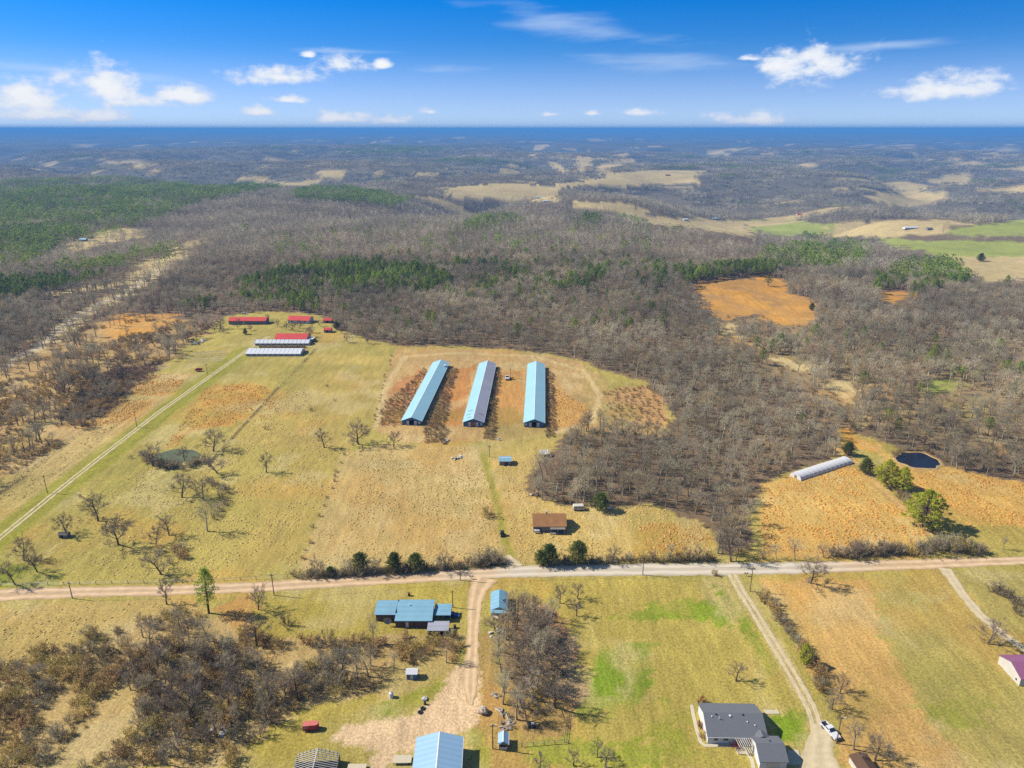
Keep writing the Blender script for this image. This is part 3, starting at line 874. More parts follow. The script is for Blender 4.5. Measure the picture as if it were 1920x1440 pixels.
# ------------------------------------------------------------------ plants: meshes
def rdir(r, up=0.0):
    while True:
        d = Vector((r.uniform(-1, 1), r.uniform(-1, 1), r.uniform(-1, 1)))
        if 0.05 < d.length < 1:
            d.normalize(); d.z += up
            return d.normalized()


def blade(mb, p, d, ln, w, r, mi=0):
    s = d.cross(rdir(r)).normalized() * w / 2
    mb.add([tuple(p - s), tuple(p + s), tuple(p + d * ln)], [(0, 1, 2)], mi)


def bare_tree(seed, h, spread=0.55, limbs=7, fork=0.32, twigs=11, lean=0.0, tw=0.055, sub=6):
    """returns (trunk, crown): trunk and main limbs / fine branches and twigs"""
    r = random.Random(seed)
    T, K = MB(), MB()
    top = h * 0.62
    pts = [Vector((0, 0, -0.3))]
    d = Vector((lean, r.uniform(-.1, .1), 1)).normalized()
    for i in range(4):
        pts.append(pts[-1] + d * (top / 4)); d = (d + rdir(r) * 0.14 + Vector((lean * .3, 0, 0.05))).normalized()
    r0 = h * 0.02 + 0.03
    T.tube(pts, [r0 * 1.3, r0, r0 * .85, r0 * .65, r0 * .4], 6)
    for i in range(limbs):
        t = fork + (1 - fork) * (i + r.random() * .7) / limbs
        f = t * 4; k = min(3, int(f)); p = pts[k].lerp(pts[k + 1], f - k)
        a = i * 2.4 + r.uniform(-.5, .5)
        out = Vector((math.cos(a), math.sin(a), 0))
        d = (out * spread * 1.5 * (1.15 - .5 * t) + Vector((0, 0, 0.55 + .5 * t)) + rdir(r) * .15).normalized()
        ln = h * (0.50 - .2 * t) * r.uniform(.85, 1.15) * (0.7 + 0.6 * spread)
        q = [p]; dd = d
        for s_ in range(3):
            q.append(q[-1] + dd * ln / 3); dd = (dd + rdir(r) * .22 + Vector((0, 0, .12))).normalized()
        rr = r0 * (.5 - .2 * t)
        T.tube(q, [rr, rr * .7, rr * .45, rr * .2], 4, cap=False)
        for j in range(sub):
            tt = .25 + .75 * (j + r.random()) / sub
            f = tt * 3; k = min(2, int(f)); b = q[k].lerp(q[k + 1], f - k)
            d2 = ((q[k + 1] - q[k]).normalized() * .8 + rdir(r, .15) * .9).normalized()
            l2 = h * .19 * r.uniform(.7, 1.2) * (1.15 - .4 * tt)
            m_ = b + d2 * l2 * .5; d3 = (d2 + rdir(r) * .35 + Vector((0, 0, .12))).normalized(); e = m_ + d3 * l2 * .5
            K.tube([b, m_, e], [rr * .35 + .012, rr * .2 + .01, .012], 3, cap=False)
            for n in range(twigs):
                s_ = .2 + .8 * r.random()
                p0 = b.lerp(m_, s_ * 2) if s_ < .5 else m_.lerp(e, s_ * 2 - 1)
                dd = (d3 * .7 + rdir(r, .15)).normalized()
                l3 = h * r.uniform(.05, .10)
                blade(K, p0, dd, l3, tw, r)
                blade(K, p0 + dd * l3 * .4, (dd + rdir(r) * .8).normalized(), l3 * .7, tw * .8, r)
                blade(K, p0 + dd * l3 * .6, (dd + rdir(r) * .8).normalized(), l3 * .6, tw * .7, r)
    return T, K


def join(*parts):
    """one MB out of several, each with its own material index"""
    o = MB()
    for i, p in enumerate(parts): o.add(p.v, p.f, i)
    return o


def pine(seed, h, rad=0.24, base=0.38, clumps=60, per=26, leaf=0.42):
    r = random.Random(seed)
    T, K = MB(), MB()
    d = Vector((r.uniform(-.04, .04), r.uniform(-.04, .04), 1)).normalized()
    pts = [Vector((0, 0, -.3)) + d * (h * t) + rdir(r) * .12 for t in (0, .3, .6, .97)]
    T.tube(pts, [h * .018 + .05, h * .015 + .03, h * .010 + .02, .03], 6)
    for i in range(clumps):
        t = base + (1 - base) * ((i + r.random()) / clumps) ** .85
        s = (t - base) / (1 - base)
        prof = (math.sin(math.pi * min(1, .22 + s * .80)) ** .7) * (1 if s < .85 else .8)
        R = h * rad * prof * r.uniform(.45, 1.08)
        a = i * 2.4 + r.uniform(-.4, .4)
        f = t * 3; k = min(2, int(f)); b = pts[k].lerp(pts[k + 1], f - k)
        c = b + Vector((math.cos(a) * R, math.sin(a) * R, R * .15))
        if R > h * .06: T.tube([b - Vector((0, 0, R * .12)), c], [.05 + h * .002, .02], 3, cap=False)
        cr = h * .062 * r.uniform(.8, 1.25)
        for n in range(per):
            q = rdir(r); q = Vector((q.x, q.y, q.z * .62)) * cr * r.uniform(.35, 1.0)
            dd = (q.normalized() + rdir(r) * .6 + Vector((0, 0, .25))).normalized()
            blade(K, c + q - dd * leaf * .5, dd, leaf * r.uniform(.8, 1.4), leaf * .55, r)
    return T, K


def cedar(seed, h, rad=0.33, n=90, leaf=0.34):
    """sprays of foliage on rising boughs: dense, pointed, with a ragged outline"""
    r = random.Random(seed)
    T, K = MB(), MB()
    T.tube([(0, 0, -.2), (0, 0, h * .9)], [h * .02 + .04, .03], 5)
    side = [r.uniform(.72, 1.22) for _ in range(9)]
    for i in range(n):
        t = (i + r.random()) / n
        a = i * 2.4 + r.uniform(-.4, .4)
        prof = min(1.0, (t + .12) * 4.2) * (1 - t) ** .62
        R = h * rad * 1.15 * prof * side[int((a % 6.2832) / 6.2832 * 9) % 9] * r.uniform(.7, 1.12) + .08
        base = Vector((0, 0, h * (.03 + .88 * t)))
        tip = base + Vector((math.cos(a) * R, math.sin(a) * R, R * .45 + .1))
        if R > .5: T.tube([base, base.lerp(tip, .8)], [.04, .015], 3, cap=False)
        for k in range(34):
            q = .25 + .8 * r.random()
            p = base.lerp(tip, q) + rdir(r) * (h * .055 * (1.25 - .5 * q))
            dd = ((tip - base).normalized() + rdir(r) * .8 + Vector((0, 0, .3))).normalized()
            blade(K, p, dd, leaf * r.uniform(.8, 1.5), leaf * .5, r)
    return T, K


def bush(seed, h=2.4, R=1.8, stems=12, twigs=22, tw=0.06, leaf=0):
    r = random.Random(seed)
    K = MB()
    for i in range(stems):
        a = r.uniform(0, 6.2832); q = r.random() ** .6
        tip = Vector((math.cos(a) * R * q, math.sin(a) * R * q, h * (1.05 - .45 * q * q) * r.uniform(.75, 1.1)))
        b = Vector((tip.x * .35, tip.y * .35, -.1)); m_ = b.lerp(tip, .55) + rdir(r) * .15
        K.tube([b, m_, tip], [.035, .025, .01], 3, cap=False)
        for n in range(twigs):
            s = .2 + .8 * r.random()
            p0 = b.lerp(m_, s * 2) if s < .5 else m_.lerp(tip, s * 2 - 1)
            dd = ((tip - b).normalized() * .6 + rdir(r, .15)).normalized()
            l3 = h * r.uniform(.16, .32)
            blade(K, p0, dd, l3, tw, r)
            blade(K, p0 + dd * l3 * .45, (dd + rdir(r) * .8).normalized(), l3 * .6, tw * .85, r)
            if leaf and r.random() < .7:
                blade(K, p0 + dd * l3 * .8, rdir(r), leaf * 1.6, leaf, r)
    return K


def tuft(seed, n=7, h=0.24, R=0.5):
    r = random.Random(seed); K = MB()
    n0, n1 = 7, 5
    vs = [(R * r.uniform(.75, 1.2) * math.cos(6.2832 * k / n0), R * r.uniform(.75, 1.2) * math.sin(6.2832 * k / n0), -.06) for k in range(n0)]
    vs += [(R * r.uniform(.4, .75) * math.cos(6.2832 * (k + .3) / n1), R * r.uniform(.4, .75) * math.sin(6.2832 * (k + .3) / n1), h * r.uniform(.55, .85)) for k in range(n1)]
    vs.append((r.uniform(-.1, .1), r.uniform(-.1, .1), h))
    fs = []
    for k in range(n0):
        j = int(k * n1 / n0); j2 = int((k + 1) * n1 / n0) % n1
        fs.append((k, (k + 1) % n0, n0 + j))
        if j2 != j: fs.append(((k + 1) % n0, n0 + j2, n0 + j))
    fs += [(n0 + k, n0 + (k + 1) % n1, n0 + n1) for k in range(n1)]
    K.add(vs, fs)
    for i in range(n):
        a = r.uniform(0, 6.2832); q = R * r.random()
        p = Vector((math.cos(a) * q, math.sin(a) * q, h * .2))
        blade(K, p, Vector((math.cos(a) * .5 + r.uniform(-.3, .3), math.sin(a) * .5 + r.uniform(-.3, .3), 1)).normalized(), h * r.uniform(.7, 1.1), .16, r)
    return K


def far_tree(seed, h=12, n=70, w=0.20, pine_=False):
    r = random.Random(seed); T, K = MB(), MB()
    T.tube([(0, 0, -.3), (0, 0, h * .75)], [.2, .05], 3, cap=False)
    for i in range(n):
        a = r.uniform(0, 6.2832); t = r.random()
        if pine_:
            R = h * .24 * math.sin(math.pi * (.2 + .8 * t)) ** .6 * (1 - .4 * r.random() ** 2)
            p = Vector((math.cos(a) * R, math.sin(a) * R, h * (.3 + .7 * t)))
            blade(K, p, (rdir(r) + Vector((math.cos(a), math.sin(a), .5))).normalized(), h * .10, h * .085, r)
        else:
            R = h * .36 * math.sin(math.pi * (.15 + .8 * t)) * r.random() ** .5
            p = Vector((math.cos(a) * R * .6, math.sin(a) * R * .6, h * (.30 + .55 * t)))
            blade(K, p, (Vector((math.cos(a) * .8, math.sin(a) * .8, .8)) + rdir(r) * .6).normalized(), h * .20, w, r)
    return T, K


def far_clump(seed, pine_=False, n=15, size=34.0):
    r = random.Random(seed); A, B = MB(), MB()
    for i in range(n):
        t, k = far_tree(seed * 31 + i, r.uniform(9, 14), 26 if pine_ else 34, 0.42, pine_)
        ox, oy = r.uniform(-size / 2, size / 2), r.uniform(-size / 2, size / 2)
        for src, dst in ((t, A), (k, B)):
            dst.add([(q[0] + ox, q[1] + oy, q[2]) for q in src.v], src.f)
    return A, B


PROTO = {}       # kind -> list of (trunk mesh, crown mesh, joined mesh)


def proto(kind, gens, tm, km):
    PROTO[kind] = []
    for T, K in gens:
        PROTO[kind].append((T.mesh('trunk', [tm]), K.mesh('crown', [km]), join(T, K).mesh(kind, [tm, km])))


proto('forest', [bare_tree(100 + i, 12.0, .42 + .04 * (i % 3), 7, .38, 11) for i in range(6)], M['bark'], M['twig'])
proto('forest_brown', [bare_tree(140 + i, 11.0, .45, 7, .38, 11) for i in range(2)], M['bark'], M['twig_brown'])
proto('open', [bare_tree(200 + i, 10.0, .75 + .1 * (i % 2), 10, .22, 15, lean=(-.25, .0, .2, .1)[i % 4], tw=.06, sub=7) for i in range(5)], M['bark_dark'], M['twig_dark'])
proto('pale', [bare_tree(260, 13.0, .45, 7, .35, 7)], M['bark_pale'], M['bark_pale'])
proto('sapling', [bare_tree(280 + i, 5.0, .5, 7, .25, 12, tw=.045, sub=5) for i in range(3)], M['bark_dark'], M['twig_dark'])
proto('pine', [pine(300 + i, 13.0, .22 + .03 * (i % 3)) for i in range(5)], M['pine_bark'], M['needle'])
proto('pine_bright', [pine(330 + i, 10.0, .40, .12, 150, 30, .42) for i in range(3)], M['pine_bark'], M['needle_bright'])
proto('pine_tall', [pine(350, 17.0, .15, .30, 75, 30, .42)], M['pine_bark'], M['needle'])
proto('cedar', [cedar(400 + i, 6.0, .36 + .05 * (i % 2)) for i in range(3)], M['pine_bark'], M['cedar'])
proto('far_tree', [far_tree(500 + i) for i in range(5)], M['bark'], M['twig'])
proto('far_pine', [far_tree(520 + i, 13, 70, pine_=True) for i in range(3)], M['pine_bark'], M['needle'])
proto('far_clump', [far_clump(540 + i) for i in range(4)], M['bark'], M['twig'])
proto('far_pine_clump', [far_clump(560 + i, True) for i in range(3)], M['pine_bark'], M['needle'])
BUSH = {}
for kk, mm, lf in (('brush_dark', 'brush_dark', 0), ('brush_grey', 'brush_grey', 0), ('brush_olive', 'brush_olive', .16), ('brush_rust', 'brush_rust', .18), ('brush_red', 'brush_red', .14)):
    BUSH[kk] = [bush(600 + i + 10 * len(BUSH), 2.4, 1.9, 14, 20, leaf=lf).mesh('shrub', [M[mm]]) for i in range(3)]
TUFT = {'tuft_tan': [tuft(700 + i).mesh('tuft', [M['grass_tan']]) for i in range(4)],
        'tuft_orange': [tuft(720 + i, 8, .32, .55).mesh('tuft', [M['grass_orange']]) for i in range(4)]}


def plant(kind, name, label, cat, x, y, h=None, group=None, var=None, rz=None, base_h=12.0, wide=1.0):
    """one tree as a thing: root > trunk, crown"""
    lst = PROTO[kind]
    t, k, _ = lst[rnd.randrange(len(lst)) if var is None else var % len(lst)]
    s = (h or base_h) / base_h
    o = thing(name, label, cat, (x, y, gz(x, y)), rnd.uniform(0, 6.28) if rz is None else rz, group, (s * wide, s * wide, s))
    link('trunk', t, o); link('crown', k, o)
    return o


BASE_H = {'forest': 12.0, 'forest_brown': 11.0, 'open': 10.0, 'pale': 13.0, 'sapling': 5.0, 'pine': 13.0, 'pine_bright': 10.0, 'pine_tall': 17.0, 'cedar': 6.0}


def shrub(kind, label, x, y, s=1.0, group=None, sz=None):
    o = link('shrub', rnd.choice(BUSH[kind]))
    o.location = (x, y, gz(x, y)); o.rotation_euler = (0, 0, rnd.uniform(0, 6.28)); o.scale = sz or (s, s, s * rnd.uniform(.85, 1.1))
    return tag(o, label, 'shrub', group)


def scatter(name, label, cat, meshes, P, scl, rot=None, idx=None):
    """ONE object: a mass of plants, instanced on its own points by geometry nodes"""
    n = len(P)
    if n == 0: return
    src = bpy.data.collections.new(name + '_source')
    for i, me in enumerate(meshes):
        o = bpy.data.objects.new('%s_kind_%02d' % (name, i), me); src.objects.link(o)
    me = bpy.data.meshes.new(name)
    me.vertices.add(n); me.vertices.foreach_set('co', np.asarray(P, np.float32).ravel())
    rs = np.random.RandomState(n)
    a = me.attributes.new('rot', 'FLOAT_VECTOR', 'POINT')
    r = np.zeros((n, 3), np.float32); r[:, 2] = rs.uniform(0, 6.28, n); a.data.foreach_set('vector', r.ravel())
    a = me.attributes.new('scl', 'FLOAT_VECTOR', 'POINT'); a.data.foreach_set('vector', np.asarray(scl, np.float32).ravel())
    a = me.attributes.new('idx', 'INT', 'POINT'); a.data.foreach_set('value', (rs.randint(0, len(meshes), n) if idx is None else np.asarray(idx)).astype(np.int32))
    o = link(name, me)
    ng = bpy.data.node_groups.new(name, 'GeometryNodeTree')
    ng.interface.new_socket('Geometry', in_out='INPUT', socket_type='NodeSocketGeometry')
    ng.interface.new_socket('Geometry', in_out='OUTPUT', socket_type='NodeSocketGeometry')
    N = ng.nodes.new; L = ng.links.new
    gi = N('NodeGroupInput'); go = N('NodeGroupOutput')
    ci = N('GeometryNodeCollectionInfo'); ci.inputs['Collection'].default_value = src
    ci.inputs['Separate Children'].default_value = True; ci.inputs['Reset Children'].default_value = True
    ip = N('GeometryNodeInstanceOnPoints'); ip.inputs['Pick Instance'].default_value = True

    def attr(nm, ty):
        q = N('GeometryNodeInputNamedAttribute'); q.data_type = ty; q.inputs['Name'].default_value = nm
        return q.outputs['Attribute']
    er = N('FunctionNodeEulerToRotation'); L(attr('rot', 'FLOAT_VECTOR'), er.inputs[0])
    L(gi.outputs[0], ip.inputs['Points']); L(ci.outputs[0], ip.inputs['Instance']); L(attr('idx', 'INT'), ip.inputs['Instance Index'])
    L(er.outputs[0], ip.inputs['Rotation']); L(attr('scl', 'FLOAT_VECTOR'), ip.inputs['Scale'])
    L(ip.outputs[0], go.inputs[0])
    md = o.modifiers.new('plants', 'NODES'); md.node_group = ng
    tag(o, label, cat, kind='stuff')
    return o


# ------------------------------------------------------------------ plants: where they stand
def grid(x0, x1, y0, y1, sp, seed):
    rs = np.random.RandomState(seed)
    X, Y = np.meshgrid(np.arange(x0, x1, sp), np.arange(y0, y1, sp))
    x = X.ravel() + rs.uniform(-.45, .45, X.size) * sp; y = Y.ravel() + rs.uniform(-.45, .45, X.size) * sp
    return x, y


def in_any(polys, u, v):
    m = np.zeros(u.shape, bool)
    for p in polys: m |= pip(p, u, v)
    return m


ALL_CLEAR = [p for k in CLEAR for p in CLEAR[k]]


def woods(sp, d0, d1, seed, hmean):
    """candidate trees of the woods between distances d0 and d1: x, y, z, is_pine, height factor"""
    x, y = grid(-0.85 * d1 - 60, 0.85 * d1 + 60, 100, d1 + 60, sp, seed)
    d = np.hypot(x, y)
    k = (d >= d0) & (d < d1) & (np.abs(x) < 0.86 * y + 60)
    x, y, d = x[k], y[k], d[k]
    z = height(x, y)
    jx = x + 7 * fbm(x / 25.0, y / 25.0, 2); jy = y + 7 * fbm(x / 25.0 + 40, y / 25.0, 2)
    u, v = project(jx, jy, z)
    um, vm = project(jx, jy, z + hmean * .6)
    ut, vt = project(jx, jy, z + hmean * .9)
    f = pip(FOREST, u, v)
    rs = np.random.RandomState(seed + 1)
    west = pip(WEST, u, v) & (rs.rand(len(x)) < .38 + 1.3 * fbm(x / 30.0, y / 30.0, 2))
    f |= west
    rough = rs.rand(len(x)) < np.where(u < 420, .28, .0)
    f &= rough | ~(in_any(ALL_CLEAR, u, v) | in_any(ALL_CLEAR, um, vm) | in_any(ALL_CLEAR, ut, vt))
    # natural thin spots
    f &= ~((fbm(x / 38.0 + 8, y / 38.0, 3) > 0.23) & (rs.rand(len(x)) < .5))
    f &= ~((d > 1000) & (fbm(x / 170.0 + 2, y / 120.0 + 6, 4) > 0.19) & (rs.rand(len(x)) < .8))
    f &= ~far_open(x, y)
    f &= ~(pip(THIN, u, v) & (fbm(x / 24.0 + 5, y / 24.0, 3) > -.02) & (rs.rand(len(x)) < .28))
    pn = np.zeros(len(x))
    for poly, dens in PINES:
        m = pip(poly, um, vm); pn[m] = np.maximum(pn[m], dens)
    clump = fbm(x / 34.0 + 3, y / 34.0 + 7, 4) * 2.8 - .2
    is_p = rs.rand(len(x)) < np.clip(np.where(pn > 0.1, pn + clump, pn), 0, 1)
    is_p &= (pn > 0)
    # far off: scattered patches of pine on the hills
    is_p |= (d > 1200) & (fbm(x / 260.0 + 1, y / 160.0 + 5, 3) > 0.22) & (pn == 0)
    hf = rs.uniform(.6, 1.25, len(x)) * (1 + .5 * fbm(x / 70.0, y / 70.0, 2))
    return x[f], y[f], z[f], is_p[f], hf[f], west[f]


GROVES = [([(925, 1155), (990, 1128), (1040, 1165), (1062, 1250), (1072, 1300), (1010, 1350), (985, 1392), (962, 1395), (942, 1330), (928, 1250)], 4.6, 10.5, 'grove'),
          ([(230, 1210), (330, 1165), (430, 1225), (520, 1290), (700, 1240), (858, 1228), (850, 1246), (770, 1248), (700, 1278), (560, 1325), (440, 1395), (300, 1440), (250, 1340)], 5.0, 9.5, 'thicket')]


LANDMARKS = [((900, 640), 'behind the long chicken houses'), ((1180, 860), 'above the brown roofed house'), ((1120, 930), 'behind the brown roofed house'),
             ((1400, 980), 'at the road end of the woods'), ((1470, 860), 'beside the white hoop house'), ((1640, 790), 'behind the round pond'), ((1850, 850), 'east of the round pond'),
             ((1250, 720), 'east of the chicken yard'), ((640, 600), 'behind the red barn'), ((470, 570), 'behind the long red roofed farmhouse'), ((200, 560), 'along the pale western track'),
             ((60, 640), 'in the rough west of the lane'), ((1400, 640), 'below the orange clearing'), ((1560, 700), 'beside the valley glade'), ((1330, 520), 'west of the orange clearing'), ((1550, 490), 'above the orange clearing'),
             ((1740, 520), 'near the eastern meadow'), ((130, 500), 'near the ridge clearing in the west'), ((700, 510), 'in the evergreen band behind the farm'), ((1050, 520), 'deep in the middle of the woods')]
LMW = [(G(*q), t) for q, t in LANDMARKS]


def where(x, y):
    return min(LMW, key=lambda q: (q[0].x - x) ** 2 + (q[0].y - y) ** 2)[1]


def size_word(f, a=.86, b=1.06):
    return 'short' if f < a else ('tall' if f > b else 'middling')


def build_woods():
    x, y, z, ip, hf, west = woods(5.7, 150, 900, 21, 12.0)
    d = np.hypot(x, y)
    order = np.argsort(d)
    x, y, z, ip, hf, west = (q[order] for q in (x, y, z, ip, hf, west))
    bare = np.nonzero(~ip)[0]; pines = np.nonzero(ip)[0]
    n_b, n_p = 80, 210
    for i in bare[:n_b]:
        kind = 'forest_brown' if rnd.random() < .22 else 'forest'
        if west[i]:
            plant(kind, 'bare_tree', '%s bare %s tree standing %s' % (size_word(hf[i]), 'brown' if 'brown' in kind else 'grey', where(x[i], y[i])), 'tree', x[i], y[i], 9.5 * hf[i], 'scattered trees west of the lane', base_h=BASE_H[kind])
        else:
            plant(kind, 'bare_tree', '%s leafless %s tree of the woods %s' % (size_word(hf[i]), 'brown twigged' if 'brown' in kind else 'grey twigged', where(x[i], y[i])), 'tree', x[i], y[i], 11.5 * hf[i], 'bare trees of the big woods', base_h=BASE_H[kind])
    for i in pines[:n_p]:
        plant('pine', 'pine_tree', '%s dark green pine %s' % (size_word(hf[i]), where(x[i], y[i])), 'tree', x[i], y[i], 12.5 * hf[i], 'pines in the woods', base_h=13.0)
    for idx, nm, lb, kinds, hh in ((bare[n_b:], 'bare_woods', 'dense leafless grey-brown woods behind the farm', ('forest', 'forest_brown'), 11.5),
                                   (pines[n_p:], 'pine_woods', 'dark green pines mixed through the leafless woods', ('pine',), 12.5)):
        meshes = [p[2] for k in kinds for p in PROTO[k]]
        bh = [BASE_H[k] for k in kinds for p in PROTO[k]]
        rs = np.random.RandomState(5)
        pick = rs.randint(0, len(meshes), len(idx))
        s = hh * hf[idx] / np.array(bh)[pick]
        wd = s * rs.uniform(.9, 1.15, len(idx))
        scatter(nm, lb, 'woods', meshes, np.stack([x[idx], y[idx], z[idx]], 1), np.stack([wd, wd, s], 1), idx=pick)
    # understorey between the trunks
    bx, by = grid(-620, 620, 200, 640, 7.5, 77)
    bz = height(bx, by); u, v = project(bx, by, bz)
    m = pip(FOREST, u, v) & ~in_any(ALL_CLEAR, u, v) & (np.abs(bx) < .82 * by + 40)
    bx, by, bz = bx[m], by[m], bz[m]
    rs = np.random.RandomState(9); s = rs.uniform(.6, 1.3, len(bx))
    scatter('woods_undergrowth', 'low leafless undergrowth on the floor of the woods', 'undergrowth', BUSH['brush_grey'] + BUSH['brush_dark'] + BUSH['brush_rust'][:1], np.stack([bx, by, bz], 1), np.stack([s, s, s * .8], 1))
    # farther woods
    for sp, d0, d1, kb, kp, seed, hh, bh, nm in ((8.0, 900, 2300, 'far_tree', 'far_pine', 31, 12.5, 12.5, 'distant'), (31.0, 2300, 7000, 'far_clump', 'far_pine_clump', 41, 1.0, 1.0, 'remote')):
        x, y, z, ip, hf, west = woods(sp, d0, d1, seed, 12.0)
        for idx, kind, lb in ((np.nonzero(~ip)[0], kb, '%s leafless woods covering the hills' % nm), (np.nonzero(ip)[0], kp, '%s dark green pine stands on the hills' % nm)):
            s = hh * hf[idx] / bh * (1.12 if d0 < 2000 else 1.0)
            scatter('%s_%s' % (nm, 'pine_woods' if 'pine' in kind else 'bare_woods'), lb, 'woods', [p[2] for p in PROTO[kind]], np.stack([x[idx], y[idx], z[idx]], 1), np.stack([s * 1.1, s * 1.1, s], 1))


build_woods()

# groves near the houses
for poly, sp, hh, nm in GROVES:
    us = [p[0] for p in poly]; vs = [p[1] for p in poly]
    c = [G(u, v) for u, v in poly]
    gx, gy = grid(min(p.x for p in c), max(p.x for p in c), min(p.y for p in c), max(p.y for p in c), sp, len(poly) + 3)
    u, v = project(gx, gy, height(gx, gy))
    m = pip(poly, u, v)
    for x, y in zip(gx[m], gy[m]):
        k = rnd.choice(['forest', 'forest', 'open', 'forest_brown'])
        hq = rnd.uniform(.7, 1.15)
        lk = '%s %s' % (size_word(hq, .84, 1.0), {'forest': 'grey upright', 'open': 'dark spreading', 'forest_brown': 'brown twigged'}[k])
        if nm == 'grove':
            plant(k, 'bare_tree', lk + ' leafless tree in the grove beside the dirt yard', 'tree', x, y, hh * hq, 'grove beside the dirt yard', base_h=BASE_H[k])
        elif rnd.random() < .85:
            plant(k, 'bare_tree', lk + ' leafless tree in the thicket south of the mobile home', 'tree', x, y, hh * hq, 'trees of the thicket', base_h=BASE_H[k])


# single trees: base pixel, height in pixels, kind, width factor, what tells it apart
TREES = [
    (672, 833, 47, 'open', 1.25, 'big spreading bare oak west of the first long chicken house'),
    (737, 838, 32, 'open', 1.0, 'smaller bare tree beside the big spreading oak near the chicken houses'),
    (608, 839, 42, 'sapling', 1.0, 'thin upright bare tree alone in the yellow pasture'),
    (400, 846, 44, 'open', 1.3, 'round crowned bare tree on the far side of the green pond'),
    (287, 874, 44, 'open', 1.1, 'bare tree leaning over the lane side of the green pond'),
    (346, 863, 30, 'open', .9, 'small bare tree standing at the water of the green pond'),
    (408, 888, 40, 'open', 1.1, 'bare tree with low limbs just below the green pond'),
    (500, 886, 42, 'sapling', .9, 'bare tree with dark ivy at its foot in the yellow pasture'),
    (341, 933, 50, 'open', 1.1, 'bare pasture tree, left of a pair south of the green pond'),
    (381, 938, 46, 'open', .9, 'bare pasture tree, right of a pair south of the green pond'),
    (184, 977, 58, 'open', 1.0, 'leaning bare tree close to the farm lane, upper of two'),
    (222, 1021, 55, 'open', 1.15, 'crooked bare tree below the leaning one near the lane'),
    (125, 1004, 42, 'open', 1.0, 'bare tree growing over the little dark hut'),
    (389, 996, 66, 'forest', .9, 'tall double trunked bare tree in the middle of the pasture'),
    (317, 1004, 44, 'open', .9, 'dense round bare tree in the lower pasture'),
    (293, 1022, 38, 'open', .9, 'low bare tree next to the dense round one in the lower pasture'),
    (303, 1077, 50, 'open', 1.15, 'dark leaning bare tree just above the dirt road'),
    (45, 1051, 48, 'open', .9, 'bare gnarled tree on the green verge, farthest from the road'),
    (70, 1072, 46, 'open', .9, 'bare gnarled tree on the green verge, in the middle of three'),
    (28, 1096, 48, 'open', .9, 'bare gnarled tree on the green verge, right by the road'),
    (313, 1133, 48, 'sapling', .9, 'thin bare tree on the south verge beside the tall pine'),
    (485, 1143, 46, 'open', .9, 'bushy bare tree on the lawn south of the road'),
    (480, 1211, 56, 'open', 1.0, 'bare tree at the top edge of the thicket'),
    (700, 1205, 55, 'forest', .8, 'bare tree in front of the blue roofed mobile home'),
    (1520, 1093, 52, 'open', 1.2, 'many stemmed bare tree alone on the south side of the road'),
    (1490, 1050, 48, 'forest', .9, 'upright bare tree on the north verge below the orange grass'),
    (1371, 1053, 62, 'open', 1.1, 'large dense bare tree at the road corner of the woods'),
    (1288, 1052, 28, 'sapling', 1.2, 'small bare verge tree, left of a pair by the road'),
    (1310, 1052, 30, 'sapling', 1.2, 'small bare verge tree, right of a pair by the road'),
    (1852, 1207, 50, 'open', 1.1, 'lone bare tree beside the sandy field track'),
    (1380, 1277, 38, 'sapling', 1.2, 'little bare tree on the lawn behind the ranch house'),
    (1050, 1131, 42, 'sapling', .9, 'slim bare tree on the green lawn, nearest the road corner'),
    (1083, 1122, 34, 'sapling', 1.0, 'slim bare tree on the green lawn, highest up of three'),
    (1081, 1155, 36, 'sapling', 1.0, 'slim bare tree on the green lawn, lowest of three'),
    (1560, 1330, 40, 'open', 1.0, 'bare tree in the hedge row above the white pickup'),
    (1600, 1405, 62, 'forest', .9, 'pale limbed bare tree in the hedge row near the pickup'),
    (1640, 1425, 48, 'open', 1.1, 'low spreading bare tree at the lower end of the hedge row'),
    (1575, 1300, 34, 'open', 1.0, 'small bare tree midway down the hedge row'),
    (1013, 1450, 40, 'sapling', 1.0, 'young bare tree on the lawn corner by the garden fence'),
    (1075, 1435, 34, 'sapling', 1.0, 'young bare tree, second one from the garden fence'),
    (1120, 1420, 34, 'sapling', 1.0, 'young bare tree, third one from the garden fence'),
    (1135, 1438, 38, 'sapling', 1.1, 'young bare tree, last of the row from the garden fence'),
    (1068, 850, 44, 'forest', .9, 'bare tree at the corner of the woods by the tin shelter'),
    (1095, 940, 78, 'forest', .8, 'tall bare tree behind the brown roofed house'),
    (1600, 705, 34, 'pale', .8, 'white barked sycamore standing out in the valley woods'),
    (1810, 622, 26, 'pale', .8, 'white barked sycamore high in the eastern woods'),
    (1672, 655, 26, 'pale', .7, 'white barked sycamore beside a green pine in the eastern woods'),
    (715, 636, 24, 'forest', 1.0, 'bare tree at the back fence of the yellow pasture'),
    (660, 632, 26, 'forest', 1.0, 'bare tree near the small red sheds'),
    (582, 632, 20, 'open', .8, 'small bare yard tree beside the red barn'),
    (537, 618, 18, 'open', .8, 'small bare yard tree between the red roofed houses'),
]
for (u, v, px, kind, wd, lb) in TREES:
    p = G(u, v)
    plant(kind, 'bare_tree', lb, 'tree', p.x, p.y, max(2.5, hpx(u, v, px)), base_h=BASE_H[kind], wide=wd)
for k, (u, v) in enumerate([(445, 616), (418, 624), (520, 613), (549, 620), (562, 616), (585, 624), (601, 612), (652, 642), (503, 600), (470, 620), (640, 625), (690, 645)]):
    p = G(u, v); hq = rnd.uniform(.7, 1.2)
    plant('open', 'bare_tree', '%s bare yard tree among the red roofed farm buildings' % size_word(hq, .85, 1.05), 'tree', p.x, p.y, 7.5 * hq, 'yard trees of the red roofed farm', base_h=10.0)
